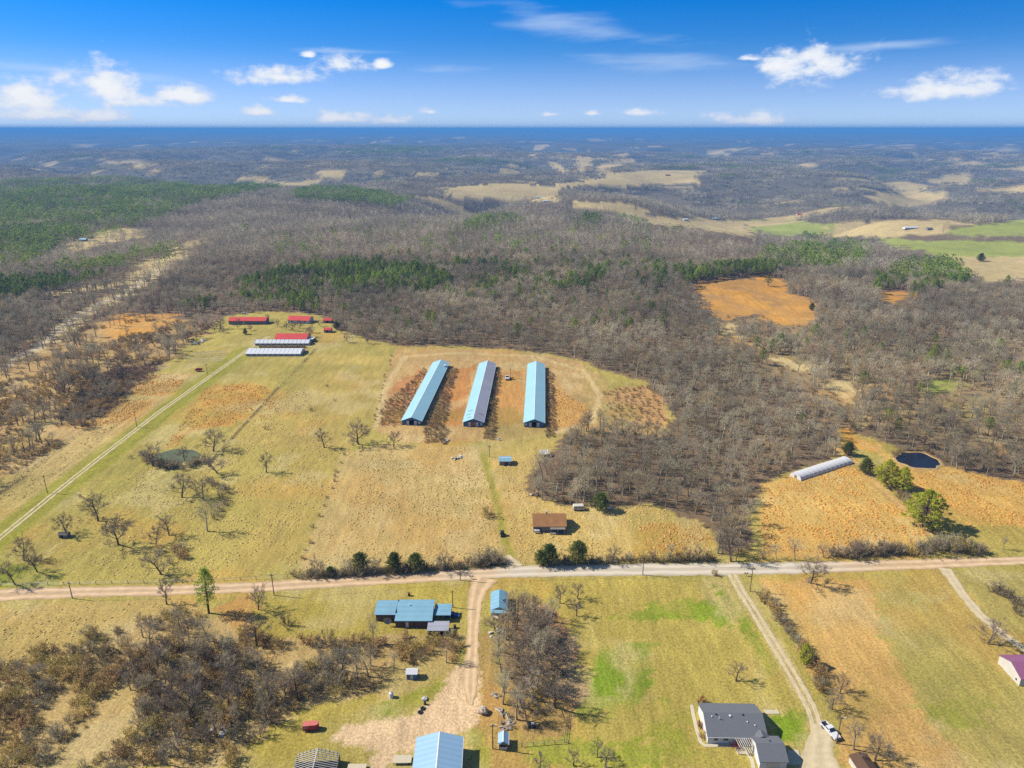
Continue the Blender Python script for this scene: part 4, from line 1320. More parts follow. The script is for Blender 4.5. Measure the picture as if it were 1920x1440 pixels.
for k, (u, v) in enumerate([(350, 641), (358, 631), (372, 624), (386, 624), (402, 621), (414, 617), (312, 646), (291, 650), (274, 657), (255, 664), (226, 678), (308, 630), (236, 700), (222, 708), (120, 743), (175, 720)]):
    p = G(u, v); hq = rnd.uniform(.75, 1.2)
    plant('open', 'bare_tree', '%s bare tree in the row along the west edge of the farmyard' % size_word(hq, .88, 1.05), 'tree', p.x, p.y, 10.5 * hq, 'tree row west of the farmyard', base_h=10.0)
for k, (u, v) in enumerate([(1432, 1050), (1455, 1048), (1545, 1046), (1572, 1044), (1598, 1046), (1625, 1042), (1655, 1040), (1722, 1036), (1745, 1038), (1775, 1032), (1795, 1040), (1880, 1030), (1150, 1054), (1180, 1053), (1225, 1052), (1255, 1050), (595, 1080), (650, 1078), (705, 1074), (820, 1066), (835, 1068)]):
    p = G(u, v); hq = rnd.uniform(.7, 1.25)
    plant(('open', 'forest')[k % 2], 'bare_tree', '%s %s bare tree in the hedge on the north side of the road' % (size_word(hq, .85, 1.08), ('spreading', 'upright')[k % 2]), 'tree', p.x, p.y, 7.0 * hq, 'bare trees in the roadside hedge', base_h=(10.0, 12.0)[k % 2])
EVER = [
    (392, 1150, 86, 'pine_tall', 1.15, 'tall dark pine with a bent crown standing beside the dirt road'),
    (1730, 986, 72, 'pine_bright', 1.15, 'big round bright green pine between the two orange fields'),
    (1662, 912, 52, 'pine_bright', .95, 'bright green pine near the round pond, taller of two'),
    (1690, 920, 48, 'pine_bright', .85, 'bright green pine near the round pond, slimmer of two'),
    (1506, 1246, 42, 'pine_bright', .6, 'small yellow-green pine in the hedge row along the brown field'),
    (1440, 537, 20, 'pine', 1.5, 'lone spreading pine at the top of the orange clearing'),
    (1838, 490, 16, 'cedar', 1.3, 'round evergreen alone in the far green meadow'),
    (1885, 545, 30, 'pine', 1.0, 'slender pine at the edge of the eastern meadow'),
]
for (u, v, px, kind, wd, lb) in EVER:
    p = G(u, v)
    plant(kind, 'pine_tree', lb, 'tree', p.x, p.y, hpx(u, v, px), base_h=BASE_H[kind], wide=wd)
CEDARS = [(676, 1070, 34, 'round cedar in the hedge north of the road, first from the west'), (740, 1070, 35, 'round cedar in the roadside hedge, second from the west'),
          (780, 1069, 32, 'round cedar in the roadside hedge, third from the west'), (1030, 1058, 38, 'dark cedar in front of the brown roofed house, slimmer of two'),
          (1084, 1056, 42, 'broad dark cedar in front of the brown roofed house'), (1014, 1058, 26, 'low cedar tucked against the slimmer dark one by the road'),
          (1126, 957, 34, 'dark cedar beside the white junk behind the brown house'), (1622, 888, 30, 'dark olive cedar at the end of the hoop house'),
          (1590, 853, 26, 'dark cedar touching the wood end of the hoop house'), (128, 672, 13, 'dark round cedar in the orange grass west of the lane'), (172, 660, 14, 'wider dark cedar in the orange grass west of the lane'),
          (460, 627, 11, 'small dark cedar below the long red roofed house'), (632, 618, 16, 'dark cedar between the two small red sheds'),
          (1522, 582, 14, 'dark cedar inside the orange clearing'), (620, 1080, 18, 'low cedar at the west end of the roadside hedge')]
for (u, v, px, lb) in CEDARS:
    p = G(u, v)
    plant('cedar', 'cedar_tree', lb, 'tree', p.x, p.y, hpx(u, v, px), base_h=6.0, wide=1.15)


# shrubs: hedges and brush rows as single shrubs
def hedge(line, n, kinds, label, group, s=(0.7, 1.2), spread=2.0):
    pts = [G(*p) for p in line]
    ln = [(b - a).length for a, b in zip(pts[:-1], pts[1:])]
    tot = sum(ln)
    for i in range(n):
        t = (i + rnd.random()) / n * tot
        for a, b, l in zip(pts[:-1], pts[1:], ln):
            if t <= l: break
            t -= l
        q = a.lerp(b, min(1, t / l))
        kd = rnd.choice(kinds)
        sc_ = rnd.uniform(*s)
        shrub(kd, '%s %s %s' % (size_word((sc_ - s[0]) / (s[1] - s[0]), .4, .7).replace('middling', 'mid sized'), {'brush_dark': 'brown', 'brush_grey': 'grey', 'brush_olive': 'olive', 'brush_rust': 'rusty'}[kd], label), q.x + rnd.uniform(-spread, spread), q.y + rnd.uniform(-spread, spread) * .6, sc_, group)


hedge([(555, 1082), (660, 1078), (760, 1072), (860, 1065), (940, 1055)], 80, ['brush_dark', 'brush_grey'], 'brush in the hedge north of the road, west of the track', 'hedge west of the farm track', (.7, 1.5), 1.6)
hedge([(895, 1055), (920, 1050), (935, 1058)], 6, ['brush_grey'], 'brush at the corner of road and farm track', 'brush at the track corner', (1.6, 2.4), 1.2)
hedge([(1010, 1058), (1110, 1055), (1180, 1052), (1340, 1050)], 60, ['brush_dark', 'brush_grey', 'brush_olive'], 'brush in the hedge north of the road, east of the track', 'hedge east of the farm track', (.6, 1.4), 1.2)
hedge([(1560, 1042), (1640, 1038), (1690, 1036)], 26, ['brush_dark', 'brush_grey'], 'brush below the orange field beside the road', 'roadside brush below the orange field', (1.2, 2.2), 1.5)
hedge([(1705, 1038), (1770, 1030), (1840, 1036)], 18, ['brush_grey', 'brush_olive', 'brush_dark'], 'tangled brush by the road under the bright pine', 'roadside brush under the pine', (1.2, 2.4), 2.5)
hedge([(1672, 858), (1690, 846), (1725, 843), (1755, 853), (1772, 868)], 18, ['brush_grey', 'brush_dark', 'brush_rust'], 'brush on the far bank of the round pond', 'brush round the dark pond', (.5, 1.2), 1.2)
hedge([(1640, 880), (1700, 940), (1760, 1000), (1800, 1020)], 22, ['brush_grey', 'brush_dark'], 'brush in the row of bright pines', 'brush in the pine row', (.9, 1.8), 2.5)
hedge([(1425, 1115), (1450, 1145), (1480, 1185), (1500, 1215), (1530, 1260), (1545, 1300)], 30, ['brush_dark', 'brush_rust', 'brush_grey'], 'brush in the hedge row along the brown field', 'hedge row along the brown field', (.9, 1.7), 1.0)
hedge([(1855, 1105), (1885, 1120), (1925, 1150), (1960, 1190)], 16, ['brush_dark', 'brush_grey'], 'brush clump at the field corner by the road', 'brush at the field corner', (1.0, 2.0), 2.5)
hedge([(560, 1065), (600, 960), (650, 850), (700, 790), (735, 665)], 34, ['brush_dark', 'brush_rust', 'brush_olive'], 'small weed clump on the overgrown fence line in the pasture', 'weeds on the old fence line', (.35, .7), 1.0)
hedge([(275, 866), (310, 876), (350, 874), (385, 862)], 16, ['brush_grey', 'brush_dark'], 'tall brush crowding the near bank of the green pond', 'tall brush at the green pond', (1.1, 2.0), 1.3)
hedge([(265, 850), (300, 878), (340, 880), (390, 868)], 20, ['brush_grey', 'brush_dark'], 'brush on the bank of the green pond', 'brush round the green pond', (.9, 1.6), 2.0)
hedge([(395, 905), (430, 920), (420, 950), (390, 975)], 14, ['brush_grey', 'brush_dark'], 'brush under the tall double trunked pasture tree', 'brush in the pasture hollow', (.9, 1.6), 2.5)
hedge([(290, 1040), (340, 1030), (330, 1060)], 10, ['brush_rust', 'brush_grey'], 'brush between the trees of the lower pasture', 'brush in the lower pasture', (.9, 1.5), 2.5)
for (u, v, s, kind, lb) in [(917, 968, 2.0, 'brush_olive', 'round grey-green shrub beside the farm track'), (540, 1172, 1.8, 'brush_dark', 'dark round shrub on the lawn above the thicket'),
                            (1340, 1079, .9, 'brush_rust', 'little brown shrub on the verge by the gravel driveway'), (1315, 1318, .8, 'brush_red', 'red leaved shrub by the back corner of the ranch house'),
                            (1312, 1362, .7, 'brush_red', 'red leaved shrub halfway along the ranch house end wall'), (1377, 1402, .8, 'brush_red', 'red leaved shrub against the front of the ranch house'),
                            (1318, 1382, .7, 'brush_rust', 'brown shrub at the front corner of the ranch house'), (498, 805, .9, 'brush_dark', 'single dark shrub on the pasture fence line'),
                            (583, 770, .9, 'brush_dark', 'dark bush in the middle of the yellow pasture'), (614, 725, .7, 'brush_dark', 'small dark bush high in the yellow pasture'),
                            (628, 752, .6, 'brush_dark', 'tiny dark bush low in the yellow pasture'), (245, 860, .8, 'brush_dark', 'low dark shrub on the lane side of the pond'),
                            (1480, 480, 1.6, 'brush_grey', 'grey brush heap behind the orange clearing')]:
    p = G(u, v); shrub(kind, lb, p.x, p.y, s)


def brush_mass(name, label, poly, sp, kinds, s, seed, extra=None):
    c = [G(u, v) for u, v in poly]
    x, y = grid(min(p.x for p in c), max(p.x for p in c), min(p.y for p in c), max(p.y for p in c), sp, seed)
    z = height(x, y); u, v = project(x + 3 * fbm(x / 9, y / 9, 2), y + 3 * fbm(x / 9 + 7, y / 9, 2), z)
    m = pip(poly, u, v)
    if extra is not None: m &= extra(x, y)
    x, y, z = x[m], y[m], z[m]
    rs = np.random.RandomState(seed); k = rs.uniform(s[0], s[1], len(x))
    ms = [q for kk in kinds for q in BUSH[kk]]
    # shrubs of a kind keep together
    band = np.clip(((fbm(x / 12.0 + seed, y / 12.0, 3) + .33) / .66 * len(kinds)).astype(int), 0, len(kinds) - 1)
    idx = band * 3 + rs.randint(0, 3, len(x))
    scatter(name, label, 'brush', ms, np.stack([x, y, z], 1), np.stack([k, k, k * rs.uniform(.7, 1.1, len(x))], 1), idx=idx)


brush_mass('thicket_brush', 'tangled brown and olive thicket filling the ground south of the road',
           [(-80, 1300), (0, 1250), (150, 1200), (260, 1165), (330, 1140), (420, 1175), (520, 1205), (640, 1200), (870, 1195), (862, 1246), (765, 1250), (725, 1285), (560, 1330), (500, 1375), (420, 1450), (-80, 1450)],
           2.4, ['brush_olive', 'brush_grey', 'brush_dark', 'brush_rust', 'brush_olive', 'brush_grey'], (.35, 1.7), 51, lambda x, y: fbm(x / 13.0 + 6, y / 13.0, 3) > -.09)
brush_mass('dark_brush', 'dark brown briar patch west of the farm lane', DARK_BRUSH, 2.6, ['brush_dark', 'brush_dark'], (.5, .9), 52)
brush_mass('lower_brush', 'dark brush patches on the slope below the briar patch', [(-60, 830), (0, 800), (100, 775), (135, 800), (110, 818), (20, 862), (-60, 880)], 2.8, ['brush_dark', 'brush_dark', 'brush_grey'], (.4, .9), 57, lambda x, y: fbm(x / 14, y / 14, 3) > -.04)
brush_mass('rough_brush', 'scattered brush over the rough ground west of the lane', WEST, 2.8, ['brush_dark', 'brush_rust', 'brush_grey'], (.4, 1.2), 53, lambda x, y: fbm(x / 26, y / 26, 3) > -.05)
brush_mass('grove_brush', 'brush under the grove beside the dirt yard', GROVES[0][0], 3.4, ['brush_dark', 'brush_grey', 'brush_rust'], (.4, .9), 54)
brush_mass('bank_brush', 'brush along the wood edge east of the chicken houses', [(1130, 730), (1215, 722), (1260, 790), (1250, 815), (1150, 790)], 4.0, ['brush_rust', 'brush_dark'], (.4, .9), 55)


for nm, pl in (('first', [(846, 690), (858, 692), (842, 760), (836, 815), (838, 832), (795, 830), (797, 800), (812, 770)]), ('second', [(934, 690), (941, 692), (932, 760), (930, 826), (908, 826), (910, 800), (922, 750)]), ('third', [(1027, 695), (1037, 700), (1042, 820), (1024, 820), (1026, 760)])):
    brush_mass('wall_brush', 'dark brown weeds and briars along the east side of the %s chicken house' % nm, pl, 1.7, ['brush_dark', 'brush_dark', 'brush_rust'], (.35, .85), 56 + len(nm))
brush_mass('slope_brush', 'rusty brown weeds on the slope west of the first chicken house', [(706, 800), (722, 750), (760, 725), (795, 690), (803, 692), (760, 780), (748, 802)], 2.2, ['brush_dark', 'brush_rust', 'brush_dark'], (.3, .75), 66)

# dry grass tussocks
def tussocks(name, label, polys, kind, sp, seed, s=(.6, 1.3), cut=-1.0):
    P = []; Sx = []
    rs = np.random.RandomState(seed)
    for poly in polys:
        c = [G(u, v) for u, v in poly]
        x, y = grid(min(p.x for p in c), max(p.x for p in c), min(p.y for p in c), max(p.y for p in c), sp, seed)
        z = height(x, y); u, v = project(x + 2 * fbm(x / 8, y / 8, 2), y + 2 * fbm(x / 8 + 3, y / 8, 2), z)
        m = pip(poly, u, v) & (fbm(x / 9.0 + 2, y / 9.0, 4) + .25 * (rs.rand(len(x)) - .5) > cut) & (u > -60) & (u < 1980) & (v < 1460)
        m &= ~in_any([[(280, 858), (305, 842), (345, 839), (380, 846), (382, 860), (350, 869), (310, 872)], [(1668, 858), (1690, 844), (1725, 843), (1770, 862), (1770, 874), (1750, 884), (1710, 884), (1680, 870)]], u, v)
        P.append(np.stack([x[m], y[m], z[m]], 1)); k = s[0] + (s[1] * 1.15 - s[0]) * rs.rand(m.sum()) ** 2.2; Sx.append(np.stack([k, k, k * rs.uniform(.7, 1.1, len(k))], 1))
    scatter(name, label, 'grass', TUFT[kind], np.concatenate(P), np.concatenate(Sx))


tussocks('dry_grass', 'pale dry tussock grass of the meadows around the chicken houses',
         [[(560, 1070), (640, 850), (720, 832), (900, 838), (925, 940), (945, 1055)], [(935, 850), (1050, 830), (990, 890), (985, 930), (1080, 950), (1240, 950), (1335, 1005), (1335, 1045), (975, 1055), (945, 950)],
          [(430, 820), (560, 700), (640, 850), (560, 1060), (420, 1085), (200, 1085), (100, 1000), (300, 850)], [(0, 1150), (330, 1125), (380, 1150), (200, 1190), (0, 1280)],
          [(0, 905), (180, 792), (240, 745), (283, 705), (340, 705), (160, 850), (0, 965)]], 'tuft_tan', 1.15, 61, (.3, 1.25), -.03)
tussocks('orange_grass', 'orange broomsedge tussocks in the fields and along the lane',
         [[(1425, 905), (1590, 868), (1640, 900), (1740, 1000), (1700, 1040), (1430, 1035)], [(1650, 862), (1690, 878), (1800, 885), (1920, 905), (2000, 920), (2000, 985), (1920, 985), (1800, 985), (1740, 940)],
          [(243, 738), (280, 701), (355, 700), (320, 745)], [(150, 805), (230, 747), (292, 753), (235, 790)], [(350, 777), (390, 720), (493, 723), (517, 750), (500, 787), (393, 800), (310, 838)],
          [(1200, 985), (1300, 975), (1335, 1010), (1320, 1045), (1180, 1040)], [(1030, 700), (1060, 740), (1110, 770), (1105, 800), (1040, 800)]], 'tuft_orange', 1.1, 62, (.35, 1.2), -.08)

# ------------------------------------------------------------------ buildings
def gable(name, label, cat, loc, yaw, W, Ln, He, Hr, wall, roofs, over=0.35, opening=None, group=None, ridge=None, thick=0.07, ends_over=0.3):
    """ridge along local Y; local -Y is the front gable. Parts: wall (x4), roof_panel (x2), ridge_cap"""
    o = thing(name, label, cat, loc, yaw, group)
    w, l = W / 2, Ln / 2
    t = 0.15
    for s in (-1, 1):
        part('wall', wall, o, (s * (w - t / 2), 0, He / 2 - .1), (t, Ln - 2 * t - .01, He + .2))
    for s in (-1, 1):
        mb = MB()
        y0, y1 = sorted((s * l, s * (l - t)))
        if opening and s == -1:
            ow, oh = opening
            mb.prism([(-w, -.2), (-ow / 2, -.2), (-ow / 2, He), (-w, He)], 'y', y0, y1)
            mb.prism([(ow / 2, -.2), (w, -.2), (w, He), (ow / 2, He)], 'y', y0, y1)
            if oh < He: mb.prism([(-ow / 2, oh), (ow / 2, oh), (ow / 2, He), (-ow / 2, He)], 'y', y0, y1)
            mb.prism([(-w, He), (w, He), (0, Hr)], 'y', y0, y1)
        else:
            mb.prism([(-w, -.2), (w, -.2), (w, He), (0, Hr), (-w, He)], 'y', y0, y1)
        mb.build('wall', wall, o)
    if not isinstance(roofs, (list, tuple)): roofs = (roofs, roofs)
    sl = (Hr - He) / w
    for s, rm in zip((-1, 1), roofs):
        e = w + over
        ze = He - over * sl
        poly = [(0, Hr + .02), (s * e, ze + .02), (s * e, ze + .02 + thick), (0, Hr + .02 + thick)]
        MB().prism(poly, 'y', -l - ends_over, l + ends_over).build('roof_panel', rm, o)
    if ridge:
        MB().prism([(-.22, Hr + .02 + thick - .22 * sl + .012), (0, Hr + .035 + thick), (.22, Hr + .02 + thick - .22 * sl + .012), (0, Hr + .07 + thick)], 'y', -l - ends_over - .02, l + ends_over + .02).build('ridge_cap', ridge, o)
        for s in (-1, 1):       # pale trim along the eaves
            e = w + over
            part('eave_trim', ridge, o, (s * (e + .05), 0, He - over * sl + .05), (.09, Ln + 2 * ends_over, .14))
    return o


def window(o, side, a, z, w, h, W, frame=None, pane=None):
    """a window on the wall at local x = side * W; a is the position along y"""
    f = part('window', frame or M['white'], o, (side * (W + .02), a, z), (.06, w + .16, h + .16))
    part('pane', pane or M['glass'], f, (side * (W + .055), a, z), (.03, w, h))


def window_y(o, side, a, z, w, h, L_, frame=None, pane=None):
    f = part('window', frame or M['white'], o, (a, side * (L_ + .02), z), (w + .16, .06, h + .16))
    part('pane', pane or M['glass'], f, (a, side * (L_ + .055), z), (w, .03, h))


# three long chicken houses
CH = [((753, 791, 797), (812, 843, 686), (M['roof_blue'], M['roof_blue']), 'long chicken house with an all light blue roof beside the brushy west slope'),
      ((868, 907, 800), (898, 931, 688), (M['roof_blue'], M['roof_mauve']), 'long chicken house with a mauve weathered roof slope and missing sheets'),
      ((982, 1021, 801), (988, 1023, 689), (M['roof_blue'], M['roof_blue']), 'long chicken house with a light blue roof and dark open doorway nearest the woods')]
for i, (nr, fr, roofs, lb) in enumerate(CH):
    a = (G(nr[0], nr[2]) + G(nr[1], nr[2])) / 2
    b = (G(fr[0], fr[2]) + G(fr[1], fr[2])) / 2
    W = (G(nr[1], nr[2]) - G(nr[0], nr[2])).length - .5
    d = b - a
    yaw = math.atan2(-d.x, d.y)
    c = (a + b) / 2; Ln = d.length
    o = gable('chicken_house', lb, 'chicken house', (c.x, c.y, gz(c.x, c.y)), yaw, W, Ln, 2.5, 4.5, M['wall_blue'], roofs, over=.45, opening=(2.6, 2.5), group='long chicken houses', ridge=M['ridge'])
    l = Ln / 2
    for s in (-1, 1):
        dr = part('barn_door', M['white'], o, (s * 2.05, -l - .06, 1.2), (1.4, .08, 2.4))
        part('brace', M['grey_wall'], dr, (s * 2.05, -l - .12, 1.2), (1.4, .04, .12))
    window_y(o, -1, (W / 2 - 1.0) * (1 if i != 2 else -1), 1.4, .8, 1.2, l, pane=M['white'])
    part('gable_band', M['dark'], o, (0, -l - .03, 2.72), (W * .55, .05, .22))
    if i == 1:
        part('door_boards', M['wood_orange'], o, (0, -l + .3, 1.25), (2.5, .1, 2.5), label='orange boards closing the doorway')
        sl = 2.0 / (W / 2)
        for (yy, xx, ln_) in ((-l + 3.5, -2.6, 2.2), (-l + 8.2, -3.2, 2.6), (-l + 13.5, -2.8, 2.6), (-l + 9, 3.4, 2.2)):  # thin dark strips laid on the roof, shade of the holes put into colour
            zc = 4.5 - abs(xx) * sl + .11
            mb = MB(); x0, x1 = xx - ln_ / 2, xx + ln_ / 2
            z0 = 4.5 - abs(x0) * sl + .115; z1 = 4.5 - abs(x1) * sl + .115
            mb.prism([(x0, z0 - .01), (x1, z1 - .01), (x1, z1), (x0, z0)], 'y', yy, yy + .55).build('hole_shade_strip', M['wood_brown'], o, 'dark strip standing for the shaded hole of a missing roof sheet')
    if i == 0:
        part('roof_hatch', M['debris'], o, (W / 2 - 1.2, l - 9, 3.4), (1.4, 3.0, .5), label='loose pale sheet lying on the roof end')
    for k in range(6):      # side curtains openings
        for s in (-1, 1):
            part('side_curtain', M['ridge'], o, (s * (W / 2 + .03), -l + (k + .5) * Ln / 6, 1.45), (.05, Ln / 6 - 1.2, 1.0))


def P3(u, v, dz=0.0):
    p = G(u, v); return (p.x, p.y, p.z + dz)


# small sheds north of the road
p = G(947, 873)
o = gable('shed', 'small blue-grey tin shed with open side beside the grassy track', 'shed', (p.x, p.y + 2.6, p.z), math.pi / 2, 5.0, 5.4, 2.3, 2.9, M['grey_wall'], (M['roof_blue_deep'], M['roof_blue_deep']), over=.25, ridge=M['ridge'])
part('door', M['wood_brown'], o, (-2.55, -.6, 1.0), (.08, 1.6, 2.0))
p = G(1021, 857)
o = thing('tin_shelter', 'leaning open tin shelter with pale ribbed roof near the woods', 'shelter', (p.x, p.y + 1.6, p.z), 0.1)
mb = MB(); mb.add([(-2.4, -1.8, 1.5), (2.4, -1.8, 1.7), (2.4, 1.8, 2.5), (-2.4, 1.8, 2.3), (-2.4, -1.8, 1.57), (2.4, -1.8, 1.77), (2.4, 1.8, 2.57), (-2.4, 1.8, 2.37)],
                  [(0, 3, 2, 1), (4, 5, 6, 7), (0, 1, 5, 4), (1, 2, 6, 5), (2, 3, 7, 6), (3, 0, 4, 7)])
rf = mb.build('roof', M['offwhite'], o)
for k in range(5):
    mb = MB(); x = -2 + k
    mb.add([(x - .05, -1.8, 1.62 + .04 * k), (x + .05, -1.8, 1.62 + .04 * k), (x + .05, 1.8, 2.42 + .04 * k), (x - .05, 1.8, 2.42 + .04 * k), (x, -1.8, 1.7 + .04 * k), (x, 1.8, 2.5 + .04 * k)], [(0, 1, 4), (3, 5, 2), (0, 4, 5, 3), (1, 2, 5, 4), (0, 3, 2, 1)])
    mb.build('rib', M['wood_brown'], rf)
for x in (-2.2, 2.2):
    for y in (-1.6, 1.6): part('post', M['wood_grey'], o, (x, y, 1.0 + (.35 if y > 0 else -.1)), (.14, .14, 2.0 + (.7 if y > 0 else -.2)))

# brown roofed house
a, b = G(1000, 998), G(1061, 997)
W_ = (b - a).length
cx = (a.x + b.x) / 2; dp = 9.5
o = gable('house', 'old house with a rusty brown metal roof and grey front porch', 'house', (cx, a.y + dp / 2 + .3, a.z), math.pi / 2, dp, W_, 2.8, 5.2, M['grey_wall'], (M['rust_roof'], M['rust_roof']), over=.5)
window(o, -1, W_ * .28, 1.5, 1.2, 1.1, dp / 2); window(o, -1, -W_ * .12, 1.5, 1.2, 1.1, dp / 2)
pr = part('porch_roof', M['wood_grey'], o, (-dp / 2 - 1.1, -W_ * .24, 2.35), (1.9, W_ * .46, .09))
for k in (-.44, -.24, -.03): part('porch_post', M['offwhite'], o, (-dp / 2 - 1.95, W_ * k, 1.15), (.12, .12, 2.3))
part('porch_floor', M['wood_grey'], o, (-dp / 2 - 1.1, -W_ * .24, .15), (1.9, W_ * .46, .3))
part('white_panel', M['white'], o, (-dp / 2 - 1.0, W_ * .40, 1.0), (.8, 2.2, .9), label='white sheet leaning at the porch end')
part('chimney', M['offwhite'], o, (1.6, 1.0, 5.0), (.7, .7, 1.4))
# junk behind it
p = G(1085, 958)
o = thing('camper', 'small white camper shell behind the brown roofed house', 'camper', (p.x, p.y + 1, p.z), 0.05)
MB().prism([(-2.3, .4), (2.3, .4), (2.3, 1.9), (2.0, 2.3), (-2.1, 2.3), (-2.3, 2.0)], 'y', -1.1, 1.1).build('body', M['offwhite'], o)
for x in (-1.2, 0.2, 1.4): part('window', M['glass'], o, (x, -1.12, 1.5), (.7, .05, .45))
for x in (-1.3, 1.2): MB().tube([(x, -1.15, .35), (x, -.95, .35)], [.35, .35], 12).build('wheel', M['rubber'], o)
p = G(1142, 955)
o = thing('water_tank', 'small white tank lying at the wood edge beside the cedar', 'tank', (p.x, p.y, p.z), 0.0)
MB().tube([(-1.1, 0, .7), (-1.0, 0, .7), (1.0, 0, .7), (1.1, 0, .7)], [.35, .55, .55, .35], 12).build('shell', M['white'], o)
for x in (-.7, .7): part('cradle', M['wood_brown'], o, (x, 0, .15), (.2, 1.0, .4))


def arch_house(name, label, a, b, W, H, cover, n, loc_z, skin=True, rows=None, cat='hoop house', group=None):
    """hoop house from ground point a to b"""
    d = b - a; L_ = d.length; yaw = math.atan2(-d.x, d.y)
    c = (a + b) / 2
    o = thing(name, label, cat, (c.x, c.y, loc_z), yaw, group)
    K = 10
    arc = [(W / 2 * math.cos(math.pi * k / K), H * math.sin(math.pi * k / K) ** .8) for k in range(K + 1)]
    if skin:
        mb = MB(); nn = n * 2
        vs = []
        for i in range(nn + 1):
            y = -L_ / 2 + L_ * i / nn; sag = 1.0 if i % 2 == 0 else .985
            vs += [(x * sag, y, z * sag) for x, z in arc]
        fs = [(i * (K + 1) + k, i * (K + 1) + k + 1, (i + 1) * (K + 1) + k + 1, (i + 1) * (K + 1) + k) for i in range(nn) for k in range(K)]
        mb.add(vs, fs); mb.build('cover', cover, o)
        for s in (-1, 1):
            e = MB().prism(arc, 'y', s * (L_ / 2 - .05), s * (L_ / 2 - .12)).build('end_wall', cover, o)
            part('door', M['wood_grey'], e, (0, s * (L_ / 2 + .0), H * .33), (W * .2, .1, H * .66))
    for i in range(n + 1):
        y = -L_ / 2 + L_ * i / n
        MB().tube([(x * 1.012, y, z * 1.012 + .01) for x, z in arc], [.06] * (K + 1), 4, cap=False).build('hoop', M['offwhite'], o)
    if not skin:
        for k in (2, 5, 8):
            MB().tube([(arc[k][0], -L_ / 2, arc[k][1]), (arc[k][0], L_ / 2, arc[k][1])], [.06, .06], 4).build('purlin', M['offwhite'], o)
    return o


a = (G(1480, 893) + G(1502, 900)) / 2; b = (G(1577, 862) + G(1597, 869)) / 2
arch_house('hoop_house', 'long white plastic hoop house at the edge of the orange grass', a, b, 6.4, 2.4, M['plastic'], 12, min(a.z, b.z))
for (u0, v0, u1, v1, lb) in ((362, 668, 424, 664, 'bare pale hoop frame without cover, back row beside the lane'), (358, 677, 418, 676, 'bare pale hoop frame without cover, front row beside the lane')):
    a = G(u0, v0); b = G(u1, v1)
    arch_house('bare_polytunnel', lb, a, b, 6.5, 2.6, None, 14, a.z, skin=False, cat='hoop frame', group='bare hoop frames')

# the farmstead with red roofs
a, b = G(429, 609), G(500, 607)
W_ = (b - a).length
o = gable('farmhouse', 'long grey farmhouse with a red metal roof under the pines', 'house', ((a.x + b.x) / 2, a.y + 5, a.z), math.pi / 2, 9.0, W_, 3.4, 5.2, M['grey_wall'], M['red_roof'], over=.6)
for k in range(5): window(o, -1, -W_ * .38 + k * W_ * .19, 1.8, 1.2, 1.2, 4.5)
part('door', M['white'], o, (-4.54, W_ * .1, 1.1), (.08, 1.1, 2.2))
a, b = G(540, 607), G(580, 608)
W_ = (b - a).length
o = gable('farmhouse', 'shorter white walled house with a red hipped metal roof and porch', 'house', ((a.x + b.x) / 2, a.y + 6, a.z), math.pi / 2 - .12, 10.0, W_, 2.9, 5.0, M['white'], M['red_roof'], over=.8)
for k in (-.3, 0, .3): window(o, -1, W_ * k, 1.6, 1.4, 1.2, 5.0)
for k in (-.48, -.16, .16, .48): part('porch_post', M['white'], o, (-5.7, W_ * k, 1.2), (.15, .15, 2.4))
for (u, v, lb, w_, l_) in ((614, 606, 'small open red roofed shed, farther of two near the woods', 4.5, 7.0), (614, 624, 'small grey shed with a red roof beside the cedar', 5.0, 5.5)):
    p = G(u, v)
    o = gable('shed', lb, 'shed', (p.x, p.y + 2.5, p.z), math.pi / 2, w_, l_, 2.3, 3.5, M['grey_wall'], M['red_roof'], over=.3)
    part('door', M['dark'], o, (-w_ / 2 - .03, 0, 1.0), (.05, 1.4, 2.0))
a, b = G(516, 643), G(573, 645)
W_ = (b - a).length
o = gable('barn', 'wide barn with a bright red roof behind the white greenhouses', 'barn', ((a.x + b.x) / 2, a.y + 6, a.z), math.pi / 2, 12.0, W_, 3.2, 5.6, M['offwhite'], M['red_roof'], over=.5)
part('barn_door', M['wood_brown'], o, (-6.05, W_ * .25, 1.4), (.08, 3.2, 2.8))
part('lean_to_roof', M['ridge'], o, (-2.0, -W_ / 2 - 2.4, 2.6), (6.0, 4.4, .1))
for yy in (-4.6, .6): part('lean_to_post', M['wood_grey'], o, (yy, -W_ / 2 - 4.4, 1.3), (.14, .14, 2.6))
for (u0, u1, v, dep, lb) in ((478, 578, 648, 7.0, 'white roofed greenhouse, back row next to the red barn'), (461, 562, 668, 13.0, 'white roofed greenhouse, front row facing the mown grass')):
    a, b = G(u0, v), G(u1, v + 1)
    W_ = (b - a).length
    o = gable('greenhouse', lb, 'greenhouse', ((a.x + b.x) / 2, a.y + dep / 2, a.z), math.pi / 2, dep, W_, 1.9, 3.6, M['plastic'], M['ridge'], over=.3, group='white greenhouses at the farmstead')
    for k in range(10): part('vent', M['grey_wall'], o, (-dep / 2 - .03, -W_ / 2 + (k + .5) * W_ / 10, .9), (.06, W_ / 10 - 1.0, .9))
    for k in range(14): MB().prism([(-dep / 2 - .32, 1.80), (0, 3.72), (0, 3.78), (-dep / 2 - .32, 1.90)], 'y', -W_ / 2 + k * W_ / 13 - .07, -W_ / 2 + k * W_ / 13 + .07).build('glazing_bar', M['grey_wall'], o)
a, b = G(485, 653), G(570, 655)
o = thing('plant_bench', 'long rusty bench of dark pots between the white greenhouses', 'bench', ((a.x + b.x) / 2, a.y + 1.5, a.z), 0)
L_ = (b - a).length
part('table_top', M['wood_brown'], o, (0, 0, .75), (L_, 2.0, .1))
for k in range(7): part('leg', M['wood_brown'], o, (-L_ / 2 + .3 + k * (L_ - .6) / 6, 0, .35), (.12, 1.6, .7))
